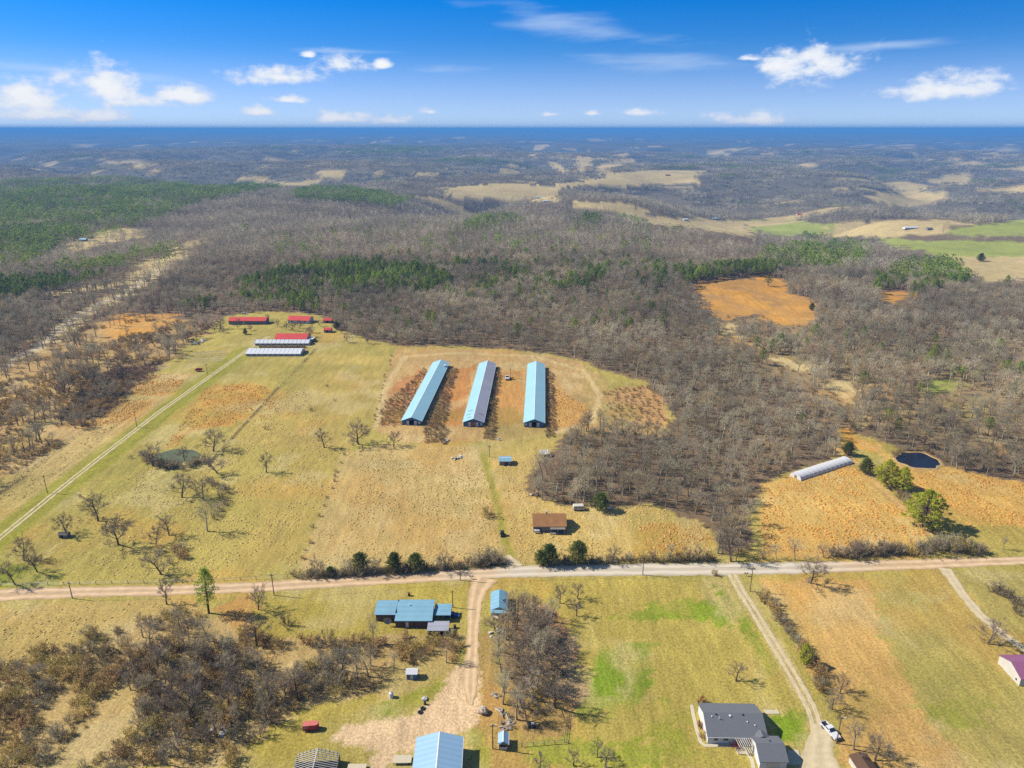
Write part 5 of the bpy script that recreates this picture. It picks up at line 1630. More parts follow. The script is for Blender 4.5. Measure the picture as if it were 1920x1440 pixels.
for k in range(26):
    MB().tube([(-L_ / 2 + .7 + k * (L_ - 1.4) / 25, rnd.uniform(-.5, .5), .8), (-L_ / 2 + .7 + k * (L_ - 1.4) / 25, 0, 1.25 + rnd.uniform(0, .4))], [.3, .5], 6).build('pot', M['rust_roof'] if k % 3 else M['dark'], o)
# remote farm buildings: gable sheds far across the valley and up the ridge
for (u, v, w_, l_, wl, rf, lb) in [(470 / 3, 452, 9, 16, 'grey_wall', 'roof_blue', 'pale blue roofed house in a clearing of the pine ridge'), (170, 447, 7, 9, 'grey_wall', 'shingle', 'dark roofed house beside the pale roofed one on the pine ridge'),
                                   (1707, 429, 12, 45, 'white', 'ridge', 'long white roofed barn across the valley meadows'), (1742, 431, 9, 16, 'grey_wall', 'shingle', 'grey roofed shed beside the long white valley barn'),
                                   (1488, 459, 11, 38, 'white', 'ridge', 'white roofed barn just behind the eastern pines'), (1340, 411, 10, 22, 'white', 'roof_blue', 'pale roofed farmhouse at the edge of the far tan field'),
                                   (1285, 413, 9, 18, 'white', 'ridge', 'small white building between the far tan fields'), (1025, 379, 10, 30, 'white', 'ridge', 'white farm building group in the far valley clearing'),
                                   (1010, 372, 9, 16, 'grey_wall', 'roof_blue', 'blue roofed house behind the far valley farm building'), (1498, 403, 10, 20, 'offwhite', 'red_roof', 'red roofed house beyond the green valley field'),
                                   (1252, 329, 12, 30, 'wood_brown', 'rust_roof', 'brown barn alone on the far pale hilltop field'), (1913, 409, 10, 24, 'white', 'ridge', 'white house at the end of the far green meadow')]:
    p = G(u, v)
    o = gable('farm_building', lb, 'building', (p.x, p.y, p.z), math.pi / 2 + rnd.uniform(-.15, .15), w_ * .75, l_ * .62, 2.8, 4.4, M[wl], M[rf], over=.5)
    for k in range(3): window(o, -1, (k - 1) * l_ * .19, 1.6, l_ * .07, 1.1, w_ * .375)

# ---------------- south of the road
# mobile home with metal roof, addition and carport
a, b = G(704, 1166), G(812, 1170)
z0 = a.z
W_ = 17.0
x0 = a.x
yF = G(745, 1178).y            # front of the addition
o = thing('mobile_home', 'blue metal roofed mobile home with brown walls and a front addition', 'house', (x0, yF, z0), 0)
def slab(pts, th=.1):
    """roof slab from 4 points (counter clockwise seen from above)"""
    mb = MB(); mb.add([tuple(q) for q in pts] + [(q[0], q[1], q[2] + th) for q in pts], [(0, 3, 2, 1), (4, 5, 6, 7), (0, 1, 5, 4), (1, 2, 6, 5), (2, 3, 7, 6), (3, 0, 4, 7)])
    return mb
Lm = (G(812, 1170) - G(704, 1170)).length
sp = Lm * .36
part('wall', M['wood_brown'], o, (Lm / 2, 6.6, 1.35), (Lm - .4, 6.4, 2.7))
part('wall', M['wood_brown'], o, (sp + (Lm - sp) / 2, 2.0, 1.3), (Lm - sp - .6, 3.2, 2.6), label='brown walled front addition')
slab([(-.2, 3.0, 2.75), (sp - .06, 3.0, 2.75), (sp - .06, 6.9, 3.75), (-.2, 6.9, 3.75)]).build('roof_panel', M['roof_blue_deep'], o)
slab([(-.2, 6.9, 3.75), (sp - .06, 6.9, 3.75), (sp - .06, 10.2, 3.0), (-.2, 10.2, 3.0)]).build('roof_panel', M['roof_blue_deep'], o)
slab([(sp + .06, .1, 2.6), (Lm + .2, .1, 2.6), (Lm + .2, 7.2, 3.95), (sp + .06, 7.2, 3.95)]).build('roof_panel', M['roof_blue_deep'], o)
slab([(sp + .06, 7.2, 3.95), (Lm + .2, 7.2, 3.95), (Lm + .2, 10.3, 3.15), (sp + .06, 10.3, 3.15)]).build('roof_panel', M['roof_blue_deep'], o)
part('roof_joint', M['dark'], o, (sp, 6.6, 3.45), (.10, 6.6, .5))
for k in range(4): part('window', M['glass'], o, (1.2 + k * 1.5 if k < 2 else sp + 1.5 + (k - 2) * 4.0, 3.37 if k < 2 else .37, 1.5), (.9, .06, .9))
part('door', M['white'], o, (sp + 4.0, .37, 1.05), (.95, .06, 2.0))
MB().tube([(sp + 4.2, 6.4, 3.8), (sp + 4.2, 6.4, 4.5)], [.16, .16], 8).build('vent_pipe', M['white'], o)
# carport and car
cx0 = x0 + Lm + .4
o = thing('carport', 'open carport with a flat blue metal roof beside the mobile home', 'carport', (cx0, yF + 3.2, z0), 0)
cl = (G(833, 1150) - G(802, 1150)).length
slab([(0, 0, 2.4), (cl, 0, 2.4), (cl, 5.2, 2.9), (0, 5.2, 2.9)]).build('roof', M['roof_blue_deep'], o)
for x in (.15, cl - .15):
    for y in (.2, 5.0): part('post', M['metal'], o, (x, y, 1.2 + y * .045), (.12, .12, 2.4 + y * .09))


def wheel(parent, x, y, r=.36, w=.24):
    t = MB().tube([(x - w / 2, y, r), (x + w / 2, y, r)], [r, r], 14).build('wheel', M['rubber'], parent)
    s = 1 if x > 0 else -1
    MB().tube([(x + s * w / 2, y, r), (x + s * (w / 2 + .02), y, r)], [r * .6, r * .55], 12).build('rim', M['metal'], t)


def car(name, label, loc, yaw, paint, cat='car'):
    """front towards local -Y"""
    o = thing(name, label, cat, loc, yaw)
    MB().prism([(-2.25, .35), (2.25, .35), (2.3, .75), (2.2, .95), (1.3, 1.0), (-1.2, .95), (-2.2, .80), (-2.3, .6)], 'x', -.88, .88).build('body', paint, o)
    MB().prism([(-1.15, .96), (1.75, .99), (1.25, 1.45), (-.35, 1.45)], 'x', -.76, .76).build('cabin', M['glass'], o)
    MB().prism([(-.35, 1.455), (1.25, 1.455), (1.2, 1.5), (-.3, 1.5)], 'x', -.74, .74).build('roof', paint, o)
    for s in (-1, 1):
        wheel(o, s * .82, -1.4); wheel(o, s * .82, 1.4)
        part('headlight', M['white'], o, (s * .62, -2.29, .68), (.4, .06, .14))
    return o


def pickup(name, label, loc, yaw, paint, cat='pickup'):
    o = thing(name, label, cat, loc, yaw)
    b = MB()
    b.prism([(-2.85, .5), (-.9, .5), (-.9, 1.12), (-1.3, 1.14), (-2.7, 1.05), (-2.9, .85)], 'x', -.98, .98)      # bonnet
    b.prism([(-.895, .5), (1.0, .5), (1.0, 1.12), (-.895, 1.12)], 'x', -.98, .98)
    b.build('body', paint, o)
    bed = MB()
    bed.box((0, 1.95, .62), (1.9, 1.88, .12))
    for s in (-1, 1): bed.box((s * .92, 1.95, .90), (.12, 1.88, .44))
    bed.box((0, 2.88, .90), (1.72, .1, .44))
    bd = bed.build('bed', paint, o)
    part('bed_liner', M['car_black'], bd, (0, 1.93, .70), (1.70, 1.76, .05))
    cb = MB().prism([(-.95, 1.125), (1.0, 1.125), (.92, 1.78), (-.2, 1.80)], 'x', -.86, .86).build('cab', paint, o)
    mb = MB(); mb.add([(-.78, -.935, 1.17), (.78, -.935, 1.17), (.74, -.27, 1.745), (-.74, -.27, 1.745)], [(0, 1, 2, 3)])
    mb.v = [(q[0], q[1] - .02, q[2] + .02) for q in mb.v]; mb.build('windscreen', M['glass'], cb)
    part('rear_window', M['glass'], cb, (0, .99, 1.45), (1.4, .06, .4))
    for s in (-1, 1):
        part('side_window', M['glass'], cb, (s * .865, .3, 1.45), (.03, 1.1, .42))
        wheel(o, s * .86, -1.95, .4, .27); wheel(o, s * .86, 1.9, .4, .27)
        part('headlight', M['offwhite'], o, (s * .75, -2.88, .86), (.36, .08, .2))
        part('mirror', M['car_black'], o, (s * 1.08, -.7, 1.25), (.2, .12, .16))
    part('grille', M['car_black'], o, (0, -2.9, .72), (1.1, .08, .34))
    part('bumper', M['metal'], o, (0, -2.93, .5), (1.9, .12, .2))
    return o


car('parked_car', 'deep blue car parked with its nose out of the carport', (cx0 + cl + .2, yF + 5.8, z0), math.pi / 2, M['car_blue'])
# things round the mobile home
o = thing('flat_shed', 'low shed with a flat weathered pinkish roof beside the mobile home', 'shed', P3(821, 1192), 0)
part('wall', M['wood_brown'], o, (0, 2.0, .9), (6.0, 3.6, 1.8))
slab([(-3.4, -.1, 1.85), (3.4, -.1, 1.85), (3.4, 4.2, 2.2), (-3.4, 4.2, 2.2)]).build('roof', M['roof_mauve'], o)
part('door', M['dark'], o, (1.0, .17, .85), (1.2, .06, 1.6))
o = thing('satellite_dish', 'grey satellite dish on a post before the mobile home', 'satellite dish', P3(728, 1172), 0)
MB().tube([(0, 0, 0), (0, 0, 2.0)], [.06, .05], 6).build('mast', M['metal'], o)
mb = MB(); vs = [(0, -.1, 2.2)]; n = 14
for r_, dy in ((.7, -.25), (1.35, -.62)): vs += [(r_ * math.cos(6.2832 * k / n), dy - .1, 2.2 + r_ * math.sin(6.2832 * k / n)) for k in range(n)]
mb.add(vs, [(0, 1 + k, 1 + (k + 1) % n) for k in range(n)] + [(1 + k, 1 + n + k, 1 + n + (k + 1) % n, 1 + (k + 1) % n) for k in range(n)]); mb.build('dish', M['metal'], o)
# blue roofed house in the grove
a, b = G(917, 1160), G(947, 1160)
o = gable('cottage', 'small house with a pale blue roof and porch half hidden by the grove', 'house', ((a.x + b.x) / 2 + .6, a.y + 6.0, a.z), 0, 5.0, 9.0, 2.5, 3.5, M['offwhite'], M['roof_blue_deep'], over=.35)
for s in (-1, 1): part('porch_post', M['offwhite'], o, (s * 2.3, -6.0, 1.2), (.14, .14, 2.4))
part('porch_floor', M['concrete'], o, (0, -5.4, .1), (4.8, 1.6, .2))
slab([(-2.7, -6.3, 2.3), (2.7, -6.3, 2.3), (2.7, -4.7, 2.55), (-2.7, -4.7, 2.55)]).build('porch_roof', M['roof_blue_deep'], o)
window_y(o, -1, -1.3, 1.4, 1.0, 1.0, 4.5); part('door', M['wood_brown'], o, (.8, -4.54, 1.0), (.9, .06, 2.0))
mb = MB(); vs = [(0, 0, 0)]
for r_, dz in ((.55, .12), (1.0, .35)): vs += [(r_ * math.cos(6.2832 * k / n), r_ * math.sin(6.2832 * k / n), dz) for k in range(n)]
mb.add([(q[0] * .7 + 1.9, -q[2] - 1.0, q[1] * .7 + 3.6) for q in vs], [(0, 1 + k, 1 + (k + 1) % n) for k in range(n)] + [(1 + k, 1 + n + k, 1 + n + (k + 1) % n, 1 + (k + 1) % n) for k in range(n)]); mb.build('dish', M['white'], o)
# white and blue garden shed
p = G(772, 1275)
o = gable('garden_shed', 'tiny garden shed with blue walls and a white roof at the edge of the thicket', 'shed', (p.x, p.y + 1.3, p.z), math.pi / 2, 2.4, 2.9, 2.0, 2.7, M['wall_blue'], M['white'], over=.15)
part('door', M['offwhite'], o, (-1.24, 0, .95), (.05, .8, 1.7))
# white tank, boulder, small things
o = thing('fuel_tank', 'small white upright tank on the grass below the thicket', 'tank', P3(734, 1307), 0)
MB().tube([(0, 0, 0), (0, 0, 1.5), (0, 0, 1.75)], [.62, .62, .3], 14).build('shell', M['white'], o)
MB().tube([(0, 0, 1.74), (0, 0, 1.9)], [.15, .15], 8).build('cap', M['dark'], o)


def lump(name, label, cat, loc, sz, m, seed, n=14, group=None, rough=.25, yaw=0):
    r = random.Random(seed); mb = MB(); vs = []
    for i in range(7):
        ph = math.pi * i / 6
        for k in range(n):
            a_ = 6.2832 * k / n; q = 1 + r.uniform(-rough, rough) * (0 if i in (0, 6) else 1)
            vs.append((sz[0] * q * math.sin(ph) * math.cos(a_), sz[1] * q * math.sin(ph) * math.sin(a_), sz[2] * (.75 + q * math.cos(ph) * .9)))
    fs = [(i * n + k, i * n + (k + 1) % n, (i + 1) * n + (k + 1) % n, (i + 1) * n + k) for i in range(6) for k in range(n)]
    mb.add(vs, fs)
    o = mb.build(name, m); o.location = loc; o.rotation_euler = (0, 0, yaw)
    return tag(o, label, cat, group)


lump('boulder', 'big pale boulder beside the sandy yard', 'boulder', P3(906, 1336), (1.5, 1.3, 1.0), M['rock'], 4)
for i, (u, v, s, lb) in enumerate([(806, 1165, .8, 'rock at the foot of the cottage by the driveway'), (842, 1166, .6, 'small rock beside the cottage rock'), (797, 1311, .9, 'burnt rubbish heap on the grass beside the yard')]):
    lump('rock', lb, 'rock', P3(u, v), (s, s * .8, s * .45), M['rock'] if i < 2 else M['debris'], 30 + i)
for i, (u, v, lb) in enumerate([(797, 1321, 'black barrel beside the rubbish heap'), (793, 1329, 'black tyre lying on the grass by the yard, upper'), (788, 1336, 'black tyre lying on the grass by the yard, lower')]):
    o = thing('barrel' if i == 0 else 'tyre', lb, 'barrel' if i == 0 else 'tyre', P3(u, v), i)
    if i == 0:
        MB().tube([(0, 0, 0), (0, 0, .9)], [.32, .32], 12).build('drum', M['car_black'], o); MB().tube([(0, 0, .9), (0, 0, .93)], [.28, .28], 12).build('lid', M['dark'], o)
    else:
        K_ = 16; mb = MB(); vs = []
        for k in range(K_):
            a_ = 6.2832 * k / K_
            for q in range(6):
                b_ = 6.2832 * q / 6; R_ = .55 + .18 * math.cos(b_); vs.append((R_ * math.cos(a_), R_ * math.sin(a_), .18 + .16 * math.sin(b_)))
        mb.add(vs, [(k * 6 + q, ((k + 1) % K_) * 6 + q, ((k + 1) % K_) * 6 + (q + 1) % 6, k * 6 + (q + 1) % 6) for k in range(K_) for q in range(6)])
        mb.build('ring', M['rubber'], o); part('rim', M['dark'], o, (0, 0, .15), (.5, .5, .1))


def junk(label, u, v, n, size, m, seed, spread=(2.0, 1.4), long=False):
    r = random.Random(seed)
    o = thing('junk_pile', label, 'junk pile', P3(u, v), r.uniform(0, 3))
    for k in range(n):
        s = size * r.uniform(.4, 1.2)
        q = part('log' if long else 'scrap', m if r.random() < .75 else M['wood_grey'], o, (0, 0, 0), (s * (2.6 if long else 1.3), s * .3 if long else s, s * .3))
        q.location = (r.uniform(-1, 1) * spread[0], r.uniform(-1, 1) * spread[1], s * .2 + r.uniform(0, .3)); q.rotation_euler = (r.uniform(-.4, .4), r.uniform(-.4, .4), r.uniform(0, 3.1))


junk('heap of white scrap under the thicket beside the brown bank', 540, 1322, 14, .8, M['debris'], 1)
junk('white scrap pile lower in the thicket above the red trailer', 412, 1370, 16, .9, M['debris'], 2, (2.4, 1.4))
junk('broken white boards deep inside the thicket', 300, 1297, 10, .7, M['debris'], 3)
junk('stack of pale logs and rubble along the grove edge', 950, 1345, 22, .8, M['debris'], 4, (.9, 4.0), True)
junk('pale stone rubble heap above the pump house', 948, 1362, 16, .7, M['rock'], 5, (1.4, 1.4))
junk('scattered scrap and planks beside the cottage in the grove', 931, 1185, 14, .7, M['debris'], 6, (1.6, 3.0))
junk('broken white sheets at the grove edge above the boulder', 932, 1305, 8, .7, M['debris'], 7, (.8, 1.2))
junk('collapsed grey shed remains in the tan meadow', 857, 859, 12, 1.1, M['debris'], 8, (2.6, 1.3))
junk('dark rubbish dumped at the end of the first brush strip', 835, 828, 14, 1.0, M['debris'], 9, (3.2, 1.0))
junk('white scrap heap at the brush strip of the second chicken house', 935, 823, 6, .8, M['debris'], 10, (2.0, .7))
junk('pale rubble strewn by the lane next to the hoop frames', 372, 643, 22, 1.3, M['debris'], 11, (7.0, 2.2))
junk('white scrap lying among trees behind the brown house', 1002, 925, 8, .8, M['debris'], 12, (2.5, 1.2))
# pump house
p = G(944, 1405)
o = gable('pump_house', 'little pump house with a light blue gable roof and open front', 'shed', (p.x, p.y + 1.5, p.z), 0, 2.3, 3.2, 2.0, 2.7, M['wood_grey'], M['roof_sky'], over=.2, opening=(1.6, 1.5), ridge=M['ridge'])
part('front_panel', M['offwhite'], o, (0, -1.66, .5), (1.9, .08, .9))
# metal building at the lower edge
p = G(825, 1410); q = G(783, 1410); r_ = G(868, 1410)
Wb = (r_ - q).length * 1.04
hr = 5.2
o = gable('metal_building', 'large metal building with a sky blue gable roof beside the dirt yard', 'building', (p.x + .2, p.y - 8.0, p.z), 0.02, Wb - .8, 18.0, 3.6, 5.4, M['wall_blue'], (M['roof_sky'], M['roof_sky']), over=.35, ridge=M['ridge'])
window(o, 1, 3.0, 1.8, 1.2, 1.0, (Wb - .8) / 2)
part('roller_door', M['white'], o, (0, 9.03, 1.6), (3.6, .08, 3.2))
for (u, v, lb) in ((754, 1433, 'pale flat platform next to the sky blue building'), (668, 1450, 'pale flat platform beside the bare truss roof')):
    o = thing('platform', lb, 'platform', P3(u, v), .02)
    part('deck', M['concrete'], o, (0, .9, .75), (4.6, 2.4, .12))
    for x in (-2.0, 2.0):
        for y in (0, 1.9): part('leg', M['wood_brown'], o, (x, y, .35), (.14, .14, .7))
    part('beam', M['offwhite'], o, (.2, -.2, .55), (2.6, .12, .2))
# bare truss roof
p = G(596, 1440)
o = thing('roof_frame', 'unfinished shed with bare white rafters over a dark interior', 'shed', (p.x, p.y - 1.5, p.z), .05)
wf, lf = 10.4, 7.0
for s in (-1, 1): part('wall', M['wood_grey'], o, (s * wf / 2, 0, 1.1), (.2, lf, 2.2))
part('wall', M['wood_grey'], o, (0, -lf / 2, 1.1), (wf, .2, 2.2))
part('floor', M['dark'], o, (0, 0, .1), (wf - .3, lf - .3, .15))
for k in range(12):
    y = lf / 2 - k * lf / 11
    for s in (-1, 1):
        MB().prism([(0, 4.0), (s * wf / 2, 2.3), (s * wf / 2, 2.45), (0, 4.18)], 'y', y - .07, y + .07).build('rafter', M['white'] if k < 1 else M['offwhite'], o)
for k in range(11):
    x = -wf / 2 + .5 + k * (wf - 1) / 10
    zt = 4.0 - abs(x) * 1.7 / (wf / 2)
    part('stud', M['offwhite'], o, (x, lf / 2, 1.1 + zt / 2 - .3), (.1, .1, zt - .4))
part('ridge_beam', M['white'], o, (0, 0, 4.1), (.14, lf, .2))
# red trailer
p = G(582, 1372)
o = thing('trailer', 'faded red rounded box trailer alone on the grass', 'trailer', (p.x, p.y + .9, p.z), .12)
mb = MB()
K_ = 6; prof = [(-2.0, -.9), (1.3, -.9)] + [(1.3 + .8 * math.sin(math.pi * k / K_), -.9 * math.cos(math.pi * k / K_)) for k in range(1, K_)] + [(1.3, .9), (-2.0, .9)]
mb.prism(prof, 'z', .4, 1.9); bd = mb.build('body', M['red_paint'], o)
mb = MB(); mb.prism([(q[0] * .97, q[1] * .94) for q in prof], 'z', 1.905, 1.98); mb.build('roof', mat('faded_red', C(226, 128, 116), rough=.5, var=.06), o)
part('stripe', M['offwhite'], bd, (-1.3, -.915, 1.45), (1.2, .03, .2))
for s in (-1, 1): MB().tube([(-.4, s * .92, .35), (-.4, s * .75, .35)], [.35, .35], 12).build('wheel', M['rubber'], o)
part('drawbar', M['dark'], o, (2.4, 0, .45), (1.0, .12, .12))
o = thing('trailer', 'dark red flat trailer parked by the farm lane', 'trailer', P3(372, 697), 0)
part('deck', M['red_paint'], o, (0, 1.0, .9), (4.2, 2.0, .15)); part('side_board', M['red_paint'], o, (0, .02, 1.4), (4.2, .1, .9)); part('side_board', M['red_paint'], o, (0, 1.98, 1.4), (4.2, .1, .9))
for x in (-1.0, .6): MB().tube([(x, -.05, .4), (x, .2, .4)], [.4, .4], 12).build('wheel', M['rubber'], o)
part('drawbar', M['dark'], o, (2.9, 1.0, .8), (1.7, .12, .12))

# ranch house and garage
a = G(1325, 1396); b = G(1438, 1395)
Lr = (b - a).length - .7; Dp = 10.6
yr = math.atan2(b.y - a.y, b.x - a.x)
rx, ry = (a.x + b.x) / 2, a.y + Dp / 2 + .2
zr = a.z
o = gable('ranch_house', 'white ranch house with a dark grey shingle roof and roof vents', 'house', (rx, ry, zr), math.pi / 2 + yr - .03, Dp, Lr, 2.7, 4.9, M['white'], M['shingle'], over=.5, thick=.14)
for (yy, w_) in ((Lr * .36, .9), (Lr * .19, 1.2), (-Lr * .22, 1.8)): window(o, -1, yy, 1.6, w_, 1.0, Dp / 2)
part('door', M['wood_brown'], o, (-Dp / 2 - .03, -Lr * .02, 1.0), (.06, 1.0, 2.0))
part('gutter', M['white'], o, (-Dp / 2 - .56, 0, 2.52), (.12, Lr + .7, .12))
sl = 2.2 / (Dp / 2)
for (xx, yy, kind) in ((-1.0, Lr * .38, 'v'), (-1.6, Lr * .26, 'p'), (-.8, Lr * .06, 'd'), (-2.2, -Lr * .22, 'v'), (-3.0, -Lr * .34, 'v'), (-.5, Lr * .3, 'b'), (-.5, -Lr * .17, 'b')):
    zz = 4.9 - abs(xx) * sl + .1
    if kind == 'p': MB().tube([(xx, yy, zz), (xx, yy, zz + .9)], [.09, .09], 8).build('vent_pipe', M['white'], o)
    elif kind == 'b': part('vent', M['dark'], o, (xx, yy, zz + .12), (.35, .35, .25))
    else: MB().tube([(xx, yy, zz), (xx, yy, zz + .25), (xx, yy, zz + .34)], [.14, .2 if kind == 'v' else .34, .1], 10).build('roof_vent', M['white'], o)
# breezeway and garage
g0 = G(1424, 1444); g1 = G(1474, 1444)
Lg = (g1 - g0).length; Dg = 7.4
gx, gy = (g0.x + g1.x) / 2 + .1, g0.y + Dg / 2 + .3
og = gable('garage', 'white garage with a dark grey shingle roof beside the ranch house', 'garage', (gx, gy, zr), math.pi / 2 + yr - .03, Dg, Lg, 2.7, 4.4, M['white'], M['shingle'], over=.4, thick=.14)
part('garage_door', M['offwhite'], og, (-Dg / 2 - .03, 0, 1.15), (.06, 3.2, 2.3)); MB().tube([(.9, -.3, 4.1), (.9, -.3, 4.5)], [.12, .16], 8).build('roof_vent', M['dark'], og)
bx0 = gx - 1.4; yb0, yb1 = gy + Dg / 2 - .2, ry - Dp / 2 + .5
ob = thing('breezeway', 'short shingled link roof between ranch house and garage', 'breezeway', (gx - .6, (yb0 + yb1) / 2, zr), 0)
ln_ = (yb1 - yb0) + 1.2
MB().prism([(-1.9, 2.72), (0, 3.5), (0, 3.62), (-1.9, 2.84)], 'y', -ln_ / 2, ln_ / 2).build('roof_panel', M['shingle'], ob)
MB().prism([(1.9, 2.72), (0, 3.5), (0, 3.62), (1.9, 2.84)], 'y', -ln_ / 2, ln_ / 2).build('roof_panel', M['shingle'], ob)
for s in (-1, 1): part('post', M['white'], ob, (s * 1.7, 0, 1.36), (.16, .16, 2.72))
# pergola deck
dk = G(1397, 1412)
o = thing('deck', 'slatted wooden pergola over a small terrace in front of the ranch house', 'pergola', (dk.x, ry - Dp / 2 - 1.7, zr), .1)
part('floor', M['concrete'], o, (0, 0, .06), (4.2, 3.0, .12))
for x in (-1.9, 1.9):
    for y in (-1.3, 1.3): part('post', M['wood_grey'], o, (x, y, 1.15), (.12, .12, 2.3))
for y in (-1.3, 1.3): part('beam', M['wood_grey'], o, (0, y, 2.36), (4.2, .1, .14))
for k in range(8): part('slat', M['offwhite'], o, (-1.9 + k * .54, 0, 2.5), (.12, 3.0, .12))
# concrete: walk round the house and pads
wk = [G(*q) for q in ((1297, 1322), (1301, 1345), (1307, 1370), (1314, 1392), (1322, 1398), (1380, 1398), (1395, 1405), (1410, 1425), (1414, 1445))]
strip('walkway', 'pale concrete walk curving round the ranch house', [(q.x, q.y) for q in wk], 1.0, M['concrete'], .09, 1.0, .0, 'walkway')


def slab_px(name, label, px):
    c = [G(*q) for q in px]; z = max(q.z for q in c)
    mb = MB(); mb.prism([(q.x, q.y) for q in c], 'z', z - .1, z + .12); tag(mb.build(name, M['concrete']), label, 'slab', kind='structure')


slab_px('concrete_pad', 'pale concrete pad behind the ranch house', [(1436, 1339), (1462, 1339), (1459, 1332), (1432, 1331)])
slab_px('concrete_pad', 'pale concrete pad in front of the garage', [(1474, 1434), (1504, 1434), (1497, 1407), (1477, 1407)])
p = G(1556, 1374)
pickup('pickup_truck', 'white pickup truck parked on the gravel driveway', (p.x, p.y, p.z + .09), math.radians(17), M['car_white'])
# old truck between the chicken houses
o = pickup('old_truck', 'old white truck with dark nose parked between the chicken houses', P3(951, 711), 0.05, M['car_white'], 'truck')
o.scale = (1.25, .95, 1.35)
part('flatbed', M['wood_brown'], o, (2.4, -.6, .8), (2.0, 1.4, .3), label='dark implement standing beside the truck')
car('parked_car', 'dark car parked behind the red barn', P3(556, 631), 1.4, M['car_black'])
car('parked_car', 'white car parked behind the long red roofed farmhouse', P3(459, 589), 1.5, M['car_white'])
# utility vehicle on the track
p = G(942, 1004)
o = thing('utility_vehicle', 'black utility vehicle with a roof driving up the grassy track', 'vehicle', (p.x, p.y, p.z), .1)
MB().prism([(-1.5, .35), (1.5, .35), (1.5, .8), (.3, .8), (-.6, .75), (-1.45, .7)], 'x', -.7, .7).build('body', M['car_black'], o)
part('roof', M['car_black'], o, (0, .1, 1.85), (1.4, 1.5, .07))
for x in (-.62, .62):
    for y in (-.55, .75): part('roll_bar', M['car_black'], o, (x, y, 1.3), (.06, .06, 1.05))
    wheel(o, x * 1.15, -1.0, .33, .26); wheel(o, x * 1.15, 1.0, .33, .26)
part('seat', M['dark'], o, (0, .3, .98), (1.2, .5, .35)); part('windscreen', M['glass'], o, (0, -.6, 1.35), (1.2, .04, .8))
# building with a purple roof on the right
p = G(1874, 1247); q = G(1912, 1288)
d = q - p; yaw = math.atan2(-d.x, d.y)
ln_ = d.length
w_ = 9.0
mid = (p + q) / 2
nrm = Vector((1, 0, 0))
o = gable('metal_shop', 'cream walled metal building with a purple roof at the field edge', 'building', (mid.x + 9.0, mid.y + .6, mid.z), math.pi / 2, ln_ + .6, 18.0, 2.8, 4.6, M['offwhite'], M['purple_roof'], over=.35)
window_y(o, 1, -(ln_ / 2 - 1.2), 1.2, .6, .7, 9.0, pane=M['glass'])
part('side_door', M['wood_brown'], o, (-ln_ / 2 - .35, 6.5, 1.0), (.06, 1.4, 2.0))
MB().tube([(-2.2, 4.0, 3.6), (-2.2, 4.0, 4.3)], [.1, .1], 8).build('vent_pipe', M['white'], o)
# shack at the lower edge
p = G(1597, 1440)
o = gable('shack', 'small white walled shack with a reddish brown roof under bare trees', 'shed', (p.x + 2.4, p.y - .6, p.z), .1, 4.4, 5.0, 2.1, 2.9, M['offwhite'], M['wood_brown'], over=.25)
part('door', M['wood_grey'], o, (-.4, -2.54, .95), (.9, .06, 1.8))
# hut under the pasture tree
p = G(119, 1009)
o = gable('hut', 'little dark grey hut under a bare pasture tree', 'hut', (p.x, p.y + 1, p.z), math.pi / 2, 2.4, 3.2, 1.5, 2.2, M['wood_grey'], M['wood_grey'], over=.15)
part('door', M['dark'], o, (-1.23, .4, .7), (.05, .9, 1.3))
# garden cart and dog house
o = thing('cart', 'dark box cart standing in the fenced garden plot', 'cart', P3(997, 1366), 0)
part('tray', M['car_black'], o, (0, .6, .75), (1.9, 1.2, .6)); part('load', M['white'], o, (.3, .6, 1.08), (.9, .8, .1))
for s in (-1, 1): MB().tube([(s * .7, -.05, .35), (s * .7, .12, .35)], [.35, .35], 12).build('wheel', M['rubber'], o)
part('handle', M['metal'], o, (0, -.6, .7), (.06, 1.2, .06))
for (u, v, lb) in ((853, 1177, 'small dark box cart on the lawn beside the flat shed'), (767, 1117, 'dark burn barrel on the lawn north of the mobile home')):
    o = thing('burn_barrel', lb, 'barrel', P3(u, v), 0)
    MB().tube([(0, 0, 0), (0, 0, 1.1)], [.42, .42], 12).build('drum', M['car_black'], o); MB().tube([(0, 0, 1.0), (0, 0, 1.12)], [.46, .46], 12).build('rim', M['wood_brown'], o)


# poles, mailboxes, fences
def pole(u, v, px, label, lamp=False, arm=True):
    p = G(u, v); h = hpx(u, v, px)
    o = thing('utility_pole', label, 'utility pole', (p.x, p.y, p.z), rnd.uniform(-.2, .2), 'utility poles')
    MB().tube([(0, 0, -.3), (0, 0, h)], [.17, .12], 8).build('post', M['pole_wood'], o)
    if arm: part('crossarm', M['pole_wood'], o, (0, 0, h - .6), (1.6, .12, .14))
    for x in ((-.65, 0, .65) if arm else (0,)): MB().tube([(x, 0, h - .55 if arm and x else h), (x, 0, h - .3 if arm and x else h + .2)], [.05, .04], 6).build('insulator', M['white'], o)
    if lamp:
        MB().tube([(0, 0, h - .3), (.7, -.2, h - .1)], [.04, .04], 5).build('lamp_arm', M['metal'], o)
        part('lamp', M['white'], o, (.85, -.22, h - .12), (.4, .25, .18))


